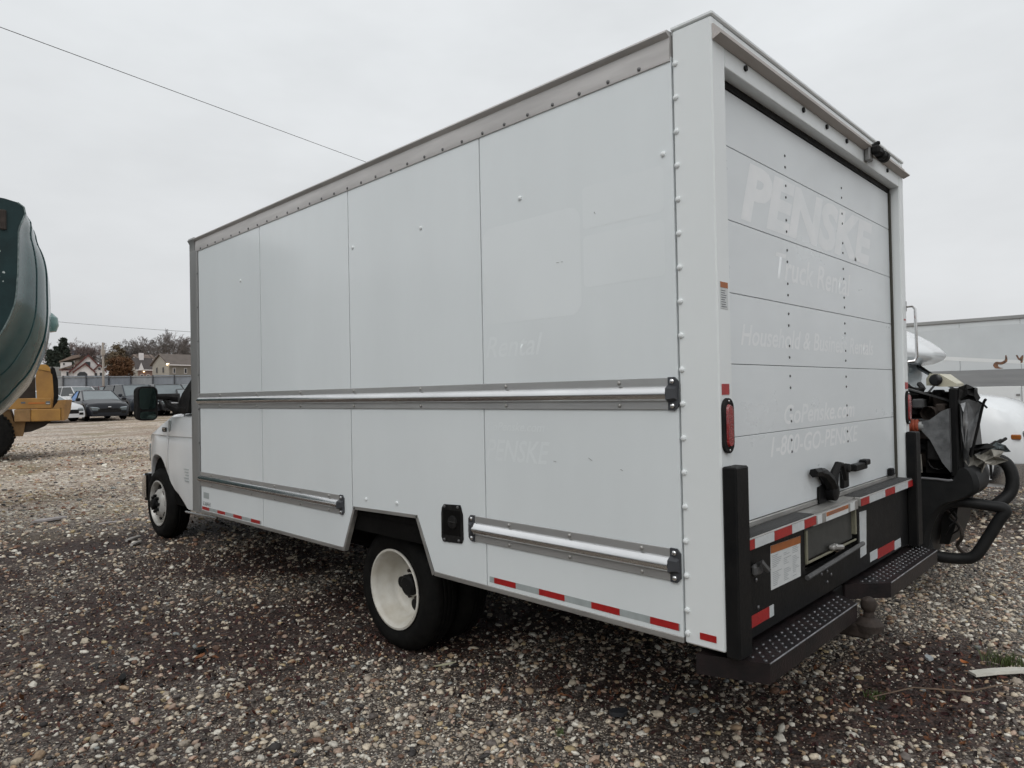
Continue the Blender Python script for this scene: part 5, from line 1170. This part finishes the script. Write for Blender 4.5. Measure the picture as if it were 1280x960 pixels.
car('parked_suv', 'silver-grey SUV in the back row at the windshield pillar', 226, 46, 24, 'suv', paint('silver', (.22, .23, .235)))

car('parked_sedan', 'dark sedan in the back row between red and white cars', 158, 50, 24, 'sedan', paint('charcoal', (.04, .04, .045)))
car('parked_suv', 'pale grey SUV in the back row behind the dark blue-grey SUV', 181, 49, 20, 'suv', paint('pale', (.42, .43, .44)))
car('parked_sedan', 'black sedan at the end of the row under the windshield pillar', 236, 38.5, 16, 'sedan', paint('black3', (.012, .012, .014)))
# ------------------------------------------------------------------ fence
FN = thing('sheet_fence', 'long grey sheet-metal fence with steel posts behind the parked cars', 'fence', tuple(pix(150, 500, 50.)))
FN.location.z = gz(FN.location.x, FN.location.y)
A, B = pix(-40, 500, 50.0), pix(420, 500, 57.0); A.z = B.z = 0
fm = [mat('fence_sheet_%d' % i, c, .55, .2, var=.25, vscale=1.3, stretch=(1, 1, .5), bump=.05, bscale=5) for i, c in enumerate(((.27, .29, .32), (.33, .34, .35), (.22, .24, .27)))]
n_ = int((B-A).length/1.5); dv_ = (B-A)/n_; un = dv_.normalized(); pn = Vector((un.y, -un.x, 0)); pn = pn if pn.y < 0 else -pn
for k in range(n_):
    p = A+dv_*k; top = gz(p.x, p.y)+2.58+.03*math.sin(k*1.7)
    for z0, z1, j in ((gz(p.x, p.y)-.02, gz(p.x, p.y)+1.45, 0), (gz(p.x, p.y)+1.46, top, 1)):
        rings = []
        for i in range(17):
            t = i/16; o_ = .018*(1 if (i//2) % 2 else 0); c_ = p+dv_*(.01+.98*t)+pn*o_
            rings.append([(c_.x, c_.y, z0), (c_.x, c_.y, z1), (c_.x-pn.x*.006, c_.y-pn.y*.006, z1), (c_.x-pn.x*.006, c_.y-pn.y*.006, z0)])
        MB().loft(rings).build('sheet_panel', fm[(k*2+j*3+k//3) % 3], FN, 20)
    MB().tube([p+pn*.07+Vector((0, 0, gz(p.x, p.y)-.1)), p+pn*.07+Vector((0, 0, top+.02))], .04, 8).build('post', mat('fence_post', (.07, .072, .08), .6, .3), FN)
for zz in (1.46, 2.5):
    MB().tube([A+pn*.05+Vector((0, 0, .85+zz)), B+pn*.05+Vector((0, 0, .85+zz))], .03, 6).build('rail', M['postgrey'], FN)

# ------------------------------------------------------------------ utility poles and wires
pw_ = mat('pole_wood', (.42, .37, .32), .85, var=.3, vscale=3, stretch=(4, 4, .4))
def pole(label, x, y, h, r=.13, arm=True):
    P_ = thing('utility_pole', label, 'pole', (x, y, gz(x, y)))
    MB().tube([(0, 0, -.1), (0, 0, h*.5), (0, 0, h)], [r, r*.9, r*.75], 12).build('shaft', pw_, P_, 35, False)
    if arm:
        MB().box(-.9, .9, -.05, .05, h-.55, h-.43, .01).build('cross_arm', pw_, P_, 35, False)
        for s_ in (-.8, .8): MB().lathe([(.03, 0), (.05, .05), (.03, .1), (.0, .12)], (s_, 0, h-.43), 'z', 8).build('insulator', M['greytrim'], P_, 35, False)
    else: MB().box(-.12, .12, -.12, .12, h-.9, h-.5, .02).build('junction_box', pw_, P_, 35, False)
    return P_
pp = pix(129.5, 500, 48.5); pole('pale wooden pole standing before the sheet fence beside the white house', pp.x, pp.y, 1.524+(501-428)/854*48.5-.85, .085, False)
w0, w1 = pix(-260, -62, 20), pix(700, 292, 62)
pole('tall wooden utility pole out beyond the left edge carrying the long wire', w0.x, w0.y, w0.z-gz(w0.x, w0.y)+.43)
pole('tall wooden utility pole hidden behind the box truck carrying the long wire', w1.x, w1.y, w1.z-gz(w1.x, w1.y)+.43)
wm = mat('wire_black', (.02, .02, .02), .6)
def wire(label, a, b, sag, r):
    P_ = [a.lerp(b, k/24)-Vector((0, 0, sag*4*(k/24)*(1-k/24))) for k in range(25)]
    o = MB().tube(P_, r, 5).build('overhead_wire', wm); return tag(o, label, 'wire', None)
wire('long thin black wire crossing the sky at upper left', w0, w1, .0, .014)
wa, wb_ = pix(-40, 391, 92), pix(420, 423, 92)
pole('distant wooden utility pole beyond the left edge among the houses', wa.x, wa.y, wa.z-gz(wa.x, wa.y)+.43)
pole('distant wooden utility pole hidden behind the truck box among the houses', wb_.x, wb_.y, wb_.z-gz(wb_.x, wb_.y)+.43)
wire('faint far wire low in the sky above the houses', wa, wb_, .5, .022)

# ------------------------------------------------------------------ houses
roof_tan = mat('roof_tan', (.26, .20, .165), .85, var=.3, vscale=2); roof_dark = mat('roof_dark', (.075, .062, .058), .85, var=.3, vscale=2); roof_brown = mat('roof_brown', (.15, .125, .11), .85, var=.25, vscale=1.5)
wallw = mat('wall_white', (.74, .71, .70), .7, var=.12, vscale=1.5); wallb = mat('wall_beige', (.37, .345, .30), .75, var=.1, vscale=1, stretch=(1, 1, 12)); wallg = mat('wall_greybeige', (.23, .21, .18), .75, var=.1, vscale=1, stretch=(1, 1, 12))
trim = mat('trim_maroon', (.10, .028, .024), .6); wing = mat('window_dark', (.03, .032, .036), .2)
def hframe(px, D):
    p = pix(px, 501, D); a = math.degrees(math.atan2(p.x-CAM.x, p.y-CAM.y)); th = rad(a-45.708)
    return frame_at(a, p.x, p.y), D*math.cos(th)/854.12, D/854.12, gz(p.x, p.y), p
def build_l(Fr, fn, name, m, par, sharp=0):
    q = MB(); fn(q); q.v = [tuple(Fr(*p)) for p in q.v]; return q.build(name, m, par, sharp)
D_ = 110; Fr, kx, kz, gb, p0 = hframe(102, D_)
H1 = thing('white_house', 'small white house with maroon gable trim and tan roof beyond the fence', 'house', (p0.x, p0.y, gb))
sx = lambda px: (px-102)*kx
zy = lambda py: 1.524+(501.6-py)*kz
def gable(par, apx, apy, lx, ly, rx, ry, d, depth, wall, roofm, over=.18, th=.16):
    A_, L_, R_ = (sx(apx), zy(apy)), (sx(lx), zy(ly)), (sx(rx), zy(ry))
    build_l(Fr, lambda q: q.prism([L_, A_, R_, (R_[0], gb-.2), (L_[0], gb-.2)], 'y', d, d+.15), 'gable_wall', wall, par)
    for P in (L_, R_):
        dx = (P[0]-A_[0]); dz = P[1]-A_[1]; E_ = (P[0]+dx*.12, P[1]+dz*.12)
        rf = build_l(Fr, lambda q: q.prism([A_, E_, (E_[0], E_[1]+th), (A_[0], A_[1]+th)], 'y', d-over, d+depth), 'roof', roofm, par)
        build_l(Fr, lambda q: q.prism([(A_[0], A_[1]-.14), (E_[0], E_[1]-.14), (E_[0], E_[1]+th+.02), (A_[0], A_[1]+th+.02)], 'y', d-over-.08, d-over-.01), 'rake_board', trim, rf)
def win(par, a, b, c, e, d, m=wing, nm='window'):
    f_ = build_l(Fr, lambda q: q.box(sx(a)-.08, sx(b)+.08, d-.06, d-.005, zy(e)-.08, zy(c)+.08), nm, wallw, par)
    build_l(Fr, lambda q: q.box(sx(a), sx(b), d-.09, d-.065, zy(e), zy(c)), 'pane', m, f_)
build_l(Fr, lambda q: q.box(sx(77), sx(128), .6, 7, gb-.2, zy(462)), 'wall', wallw, H1)
gable(H1, 111, 444, 89, 463.5, 127, 460, 0, 6.5, wallw, roof_tan)
gable(H1, 107, 455, 93, 465, 118.5, 465, -1.2, 1.2, wallw, roof_tan)
gable(H1, 125.2, 456, 116, 464.5, 133, 464, -.6, 2.5, wallw, roof_tan)
build_l(Fr, lambda q: q.box(sx(76), sx(90), 1.0, 6, zy(461), zy(452.5)), 'dormer_wall', wallw, H1)
build_l(Fr, lambda q: q.prism([(sx(74.5), zy(452.5)), (sx(100), zy(446)), (sx(100), zy(443)), (sx(92), zy(443.5)), (sx(74.5), zy(451.3))], 'y', .8, 6.3), 'dormer_roof', roof_tan, H1)
build_l(Fr, lambda q: q.prism([(sx(74.5), zy(462.6)), (sx(98), zy(454)), (sx(98), zy(450)), (sx(88), zy(459.5)), (sx(74.5), zy(461))], 'y', .3, 1.0), 'skirt_roof', roof_tan, H1)
build_l(Fr, lambda q: q.box(sx(74.5), sx(88.5), .2, .29, zy(463), zy(461.9)), 'fascia', trim, H1)
win(H1, 107, 113.5, 452, 458.5, 0); win(H1, 79.5, 81.5, 453.5, 456, 1.0); win(H1, 118.2, 122, 466.5, 474.5, -.6, M['greytrim']); win(H1, 125.2, 129, 466, 474.5, -.6); win(H1, 123.5, 126.5, 460, 462.5, -.6); win(H1, 83.5, 86, 464.5, 469.5, .6)
build_l(Fr, lambda q: q.prism([(sx(97), zy(480)), (sx(97), zy(468)), (sx(100), zy(465.2)), (sx(106), zy(465)), (sx(109.5), zy(467.5)), (sx(109.5), zy(480))], 'y', -1.27, -1.21), 'porch_opening', wing, H1)
# simple gabled houses, turned
def house(name, label, px, D, eave_y, ridge_y, wid, ln, ang, wall, wall2, roofm, wins=(), chim=False):
    """ang: turn of the long side away from the viewer; corner nearest to us at px."""
    p = pix(px, 501, D); a0 = math.degrees(math.atan2(p.x-CAM.x, p.y-CAM.y)); Fh = frame_at(a0-0+ang, p.x, p.y) if False else None
    kz_ = D/854.12; yh = 491+(640-px)*.01938
    ze, zr = 1.524+(yh-eave_y)*kz_, 1.524+(yh-ridge_y)*kz_; g0 = gz(p.x, p.y)-.3
    va = rad(a0); r = Vector((math.cos(va), -math.sin(va), 0)); v = Vector((math.sin(va), math.cos(va), 0))
    ex = r*math.cos(rad(ang))+v*math.sin(rad(ang)); ey = -r*math.sin(rad(ang))+v*math.cos(rad(ang))
    Fh = lambda s, d, z: Vector((p.x, p.y, 0))+ex*s+ey*d+Vector((0, 0, z))
    Hh = thing(name, label, 'house', (p.x, p.y, g0))
    build_l(Fh, lambda q: q.prism([(0, g0), (wid, g0), (wid, ze), (wid/2, zr-.1), (0, ze)], 'x', 0, .12), 'gable_wall', wall, Hh)
    build_l(Fh, lambda q: q.prism([(0, g0), (wid, g0), (wid, ze), (wid/2, zr-.1), (0, ze)], 'x', ln-.12, ln), 'gable_wall', wall, Hh)
    build_l(Fh, lambda q: q.box(.121, ln-.121, 0, .12, g0, ze), 'wall', wall2, Hh); build_l(Fh, lambda q: q.box(.121, ln-.121, wid-.12, wid, g0, ze), 'wall', wall2, Hh)
    s_ = (zr-ze)/(wid/2)
    for sg in (0, 1):
        P = [(-.35, ze-.35*s_), (wid/2, zr), (wid/2, zr+.15), (-.35, ze-.35*s_+.15)]
        if sg: P = [(wid-a, b) for a, b in P]
        rf = build_l(Fh, lambda q: q.prism(P, 'x', -.3, ln+.3), 'roof', roofm, Hh)
        if not sg: build_l(Fh, lambda q: q.box(-.3, ln+.3, -.42, -.36, ze-.35*s_-.05, ze-.35*s_+.12), 'gutter', wallw, rf)
    for side, a, b, c, e in wins:
        if side == 's':
            f_ = build_l(Fh, lambda q: q.box(a-.07, b+.07, -.05, -.003, c-.07, e+.07), 'window', wallw, Hh); build_l(Fh, lambda q: q.box(a, b, -.07, -.055, c, e), 'pane', wing, f_)
        else:
            f_ = build_l(Fh, lambda q: q.box(-.05, -.003, a-.07, b+.07, c-.07, e+.07), 'window', wallg, Hh); build_l(Fh, lambda q: q.box(-.07, -.055, a, b, c, e), 'pane', wing, f_)
    if chim: build_l(Fh, lambda q: q.box(ln*.3, ln*.3+.7, wid*.4, wid*.4+.6, zr-.6, zr+1.0), 'chimney', wallw, rf)
    return Hh, Fh, ze, zr
hb, Fh, ze, zr = house('beige_house', 'beige two-tone house with brown roof right of the orange tree', 211.3, 105, 454.2, 442.0, 4.3, 9.5, 32, wallb, wallg, roof_brown,
  (('s', .75, 1.05, 5.65, 6.35), ('s', 2.6, 2.95, 5.65, 6.35), ('g', 1.2, 1.5, 5.75, 6.5), ('g', 2.9, 3.2, 5.75, 6.5)))
lampm = bpy.data.materials.new('lit_lamp'); lampm.use_nodes = True; lb = lampm.node_tree.nodes['Principled BSDF']; lb.inputs['Emission Color'].default_value = (1, .72, .35, 1); lb.inputs['Emission Strength'].default_value = 4
build_l(Fh, lambda q: q.box(-.42, -.05, -.30, -.05, ze-.25, ze+.02, .04), 'flood_lamp', lampm, hb)
h2, Fh2, ze2, zr2 = house('brown_roof_house', 'low house with dark brown roof between orange tree and beige house', 172, 118, 461, 447, 6, 2.6, 10, wallb, mat('wall_brick', (.30, .20, .17), .8, var=.3, vscale=3), roof_dark, (('s', .5, .9, 5.2, 5.9), ('s', 1.5, 1.9, 5.2, 5.9)), True)
build_l(Fh2, lambda q: q.prism([(.1, ze2-.2), (.55, ze2+1.1), (1.0, ze2-.2)], 'y', -.5, -.4), 'entry_gable', wallw, h2)
build_l(Fh2, lambda q: q.box(.85, 1.05, -.5, -.35, ze2-.55, ze2-.38, .02), 'porch_lamp', lampm, h2)
house('tan_roof_house', 'distant house of which only a tan roof shows above the dark roof', 174, 138, 448.5, 442.5, 6, 3.0, 15, wallw, wallw, roof_tan)
house('grey_roof_house', 'distant house with blue-grey roof behind the white house', 93, 150, 444, 436.5, 7, 3.2, 10, wallw, wallg, mat('roof_bluegrey', (.10, .115, .14), .8, var=.2, vscale=2))
house('grey_shed', 'low grey-roofed shed left of the white house behind the fence', 58, 112, 470, 458.5, 5, 3.2, 5, wallw, wallw, mat('roof_grey', (.19, .185, .17), .85, var=.2, vscale=2))

# ------------------------------------------------------------------ trees
bark = mat('bark_grey', (.17, .15, .14), .9, var=.3, vscale=2); barkr = mat('bark_reddish', (.20, .155, .145), .9, var=.3, vscale=2)
def leaf_material(name, c1, c2):
    return mat(name, c1, .75, var=1, vscale=.9, col2=c2, spec=.2)
def grow(mb, p, d, L, r, depth, rn, spread, tips):
    n = 3 if depth > 3 else 2; q = p; pts = [p]; rr = [r]
    for i in range(n):
        d = (d+Vector((rn.gauss(0, .16), rn.gauss(0, .16), rn.gauss(.03, .12)))).normalized(); q = q+d*(L/n); pts.append(q); rr.append(max(.032, r*(1-.32*(i+1)/n)))
    mb.tube(pts, rr, 4 if depth > 2 else 3, cap=False)
    if depth == 0: tips.append(q); return
    for k in range(rn.choice([2, 3, 3]) if depth < 6 else 3):
        nd = (d+Vector((rn.gauss(0, spread), rn.gauss(0, spread), rn.gauss(.05, spread*.6)))).normalized()
        grow(mb, pts[-1] if k < 2 else pts[-2], nd, L*rn.uniform(.62, .86), rr[-1]*rn.uniform(.6, .8), depth-1, rn, spread, tips)
def bare_tree(label, px, top_y, D, seed, depth=6, spread=.55, m=bark, r=None):
    p = pix(px, 501, D); yh = 491+(640-px)*.01938; h = 1.524+(yh-top_y)*D/854.12-gz(p.x, p.y); rn = random.Random(seed)
    t = thing('bare_tree', label, 'tree', (p.x, p.y, gz(p.x, p.y)), 0, 'trees beyond the fence')
    mb = MB(); tips = []; tr = MB(); L = h*.26
    r = r or h*.022; tr.tube([(0, 0, -.2), (h*.008, 0, L*.5), (0, h*.006, L)], [r*1.25, r, r*.9], 8); tr.build('trunk', m, t, 60, False)
    for k in range(3): grow(mb, Vector((0, h*.006, L-.05)), Vector((rn.gauss(0, .42), rn.gauss(0, .42), 1)).normalized(), h*.24, r*.62, depth, rn, spread, tips)
    zmax = max(v[2] for v in mb.v); k = (h-L)/(zmax-L)
    mb.v = [(x*k, y*k, L+(z-L)*k) for x, y, z in mb.v]
    mb.build('crown', m, t, 0, False); return t
def leafy_tree(name, label, px, top_y, D, wpx, seed, m, n=5200, base_frac=.12, leaf=.28, shape='round'):
    p = pix(px, 501, D); yh = 491+(640-px)*.01938; h = 1.524+(yh-top_y)*D/854.12-gz(p.x, p.y); w = wpx*D*.85/854.12/2; rn = random.Random(seed)
    t = thing(name, label, 'tree', (p.x, p.y, gz(p.x, p.y)), 0, 'trees beyond the fence')
    tr = MB(); tr.tube([(0, 0, -.2), (0, 0, h*.4), (0, 0, h*.85)], [h*.03, h*.02, h*.006], 7)
    cl = []
    if shape == 'cone':
        for k in range(46):
            f = (k+.5)/46; rad_ = w*(1-f)**.75+.12; z = h*(base_frac+(1-base_frac)*f)
            for j in range(5): a = rn.uniform(0, 6.28); d = rad_*rn.uniform(.55, 1.05); cl.append((Vector((d*math.cos(a), d*math.sin(a), z-.12*d)), .30+.4*(1-f)))
    else:
        c = Vector((0, 0, h*(base_frac+1)/2)); hz = h*(1-base_frac)/2
        while len(cl) < 64:
            v = Vector((rn.gauss(0, 1), rn.gauss(0, 1), rn.gauss(0, 1))).normalized()*rn.uniform(.35, 1.0)
            if v.z < -.5 and rn.random() < .5: continue
            cl.append((c+Vector((v.x*w*.9, v.y*w*.9, v.z*hz*.9)), w*rn.uniform(.16, .34)))
    for q_, s_ in cl[::3]: tr.tube([(0, 0, max(.3, q_.z*.6)), tuple(q_*.6+Vector((0, 0, q_.z*.25))), tuple(q_)], [.07, .045, .02], 4)
    tr.build('trunk', bark, t, 60, False)
    v, f = [], []
    for i in range(n):
        q_, s_ = cl[rn.randrange(len(cl))]; o = q_+Vector((rn.gauss(0, .5), rn.gauss(0, .5), rn.gauss(0, .42)))*s_
        if o.z > h: o.z = h-rn.random()*.3
        a = Vector((rn.gauss(0, 1), rn.gauss(0, 1), rn.gauss(0, 1))).normalized(); b = a.orthogonal().normalized(); b = (Matrix.Rotation(rn.uniform(0, 6.28), 3, a) @ b); l = leaf*rn.uniform(.5, 1.2); c_ = a.cross(b)*l*.45; b = b*l
        k = len(v); v += [tuple(o-b), tuple(o+c_), tuple(o+b), tuple(o-c_)]; f.append((k, k+1, k+2, k+3))
    MB().add(v, f).build('crown', m, t, 0, False); return t
cone_m = leaf_material('needles_dark', (.026, .036, .030), (.050, .062, .045)); brown_m = leaf_material('leaves_brown', (.12, .09, .06), (.19, .15, .10)); rust_m = leaf_material('leaves_rust', (.085, .042, .024), (.17, .095, .05)); olive_m = leaf_material('leaves_olive', (.13, .11, .06), (.2, .17, .1))
leafy_tree('conifer_tree', 'tallest dark evergreen left of the white house', 80, 422.5, 128, 30, 1, cone_m, 6500, .05, .3, 'cone')
leafy_tree('conifer_tree', 'slim dark evergreen nearest the green tank', 63, 437, 124, 13, 2, cone_m, 2600, .03, .28, 'cone')
leafy_tree('conifer_tree', 'short dark evergreen between two taller ones', 70.5, 433, 132, 16, 3, cone_m, 2600, .03, .28, 'cone')
bare_tree('reddish bare tree with dense twigs behind the white house', 103, 420.5, 150, 4, 7, .6, barkr)
bare_tree('low reddish bare tree right of the white house gable', 119, 427, 156, 14, 7, .65, barkr)
leafy_tree('brown_tree', 'tall tan-brown leafy tree behind the rust-orange one', 147, 427, 140, 34, 5, brown_m, 3000, .15, .28)
leafy_tree('rust_tree', 'round rust-orange tree in front of the brown one', 151, 443, 102, 38, 6, rust_m, 5200, .0, .2)
bare_tree('dark bare tree just right of the brown tree', 160, 424, 150, 7, 7, .5)
bare_tree('wide grey bare tree above the dark brown roof', 183, 424, 152, 8, 7, .62)
leafy_tree('olive_tree', 'faint olive tree low between two bare trees', 171, 434, 165, 20, 9, olive_m, 2200, .2, .34)
bare_tree('tall grey bare tree rising over the beige house', 207, 410, 140, 10, 7, .48)
bare_tree('reddish bare tree partly hidden by the box truck front edge', 234, 414, 150, 12, 6, .55, barkr)
leafy_tree('conifer_tree', 'dark evergreen behind the beige house roof at the truck edge', 229, 430, 150, 30, 15, cone_m, 3000, .1, .34)
bare_tree('thin pale bare tree left of the evergreens', 57, 424, 165, 16, 6, .55, barkr)
bare_tree('bare tree hidden mostly behind the box truck', 262, 420, 150, 17, 6, .55)

# ------------------------------------------------------------------ unseen trucks added across the aisle for the glossy flank to mirror
def unseen_truck(label, x1, y0, y1, h, bm, cm):
    t = thing('unseen_truck', label, 'truck', (x1-1.25, (y0+y1)/2, 0))
    g0 = gz(x1, (y0+y1)/2)
    MB().box(x1-2.5, x1, y0, y1, g0+.95, g0+h, .03).build('box_body', bm, t)
    MB().box(x1+.001, x1+.03, y0, y1, g0+h-.12, g0+h+.01, .005).build('top_rail', M['toprail'], t)
    MB().box(x1+.001, x1+.03, y0, y1, g0+.93, g0+1.02, .005).build('bottom_rail', M['aludull'], t)
    for k in range(1, 5): MB().box(x1+.001, x1+.012, y0+(y1-y0)*k/5-.02, y0+(y1-y0)*k/5+.02, g0+1.03, g0+h-.13).build('side_post', M['frame'], t)
    cb_ = MB().box(x1-2.4, x1-.1, y1+.15, y1+1.7, g0+.6, g0+2.5, .15).build('cab', cm, t)
    MB().box(x1-.098, x1-.092, y1+.55, y1+1.45, g0+1.55, g0+2.25).build('side_window', M['glass'], cb_)
    MB().box(x1-2.3, x1-.2, y1+1.71, y1+2.9, g0+.6, g0+1.6, .2).build('hood', cm, t)
    MB().box(x1-2.0, x1-.5, y0+.2, y1+2.6, g0+.6, g0+.9, .02).build('frame_rail', M['under'], t)
    for yy in (y0+1.1, y1+2.1):
        for xx in (x1-.2, x1-2.3):
            ty_ = MB().lathe([(.28, -.13), (.42, -.14), (.5, -.1), (.5, .1), (.42, .14), (.28, .13)], (xx, yy, g0+.5), 'x', 28).build('tyre', M['rubber'], t)
            MB().lathe([(.28, .1), (.24, .05), (.1, .08), (.0, .08)], (xx, yy, g0+.5), 'x', 20).build('rim', M['rimgrey'], ty_)
unseen_truck('white box truck added unseen beyond the left edge to be mirrored, nearer one', -5.7, -1.5, 4.6, 3.5, M['panel'], M['cabpaint'])
unseen_truck('pale grey box truck added unseen beyond the left edge to be mirrored, farther one', -6.0, 9.2, 15.5, 3.9, tw, paint('truckblue', (.03, .05, .10)))
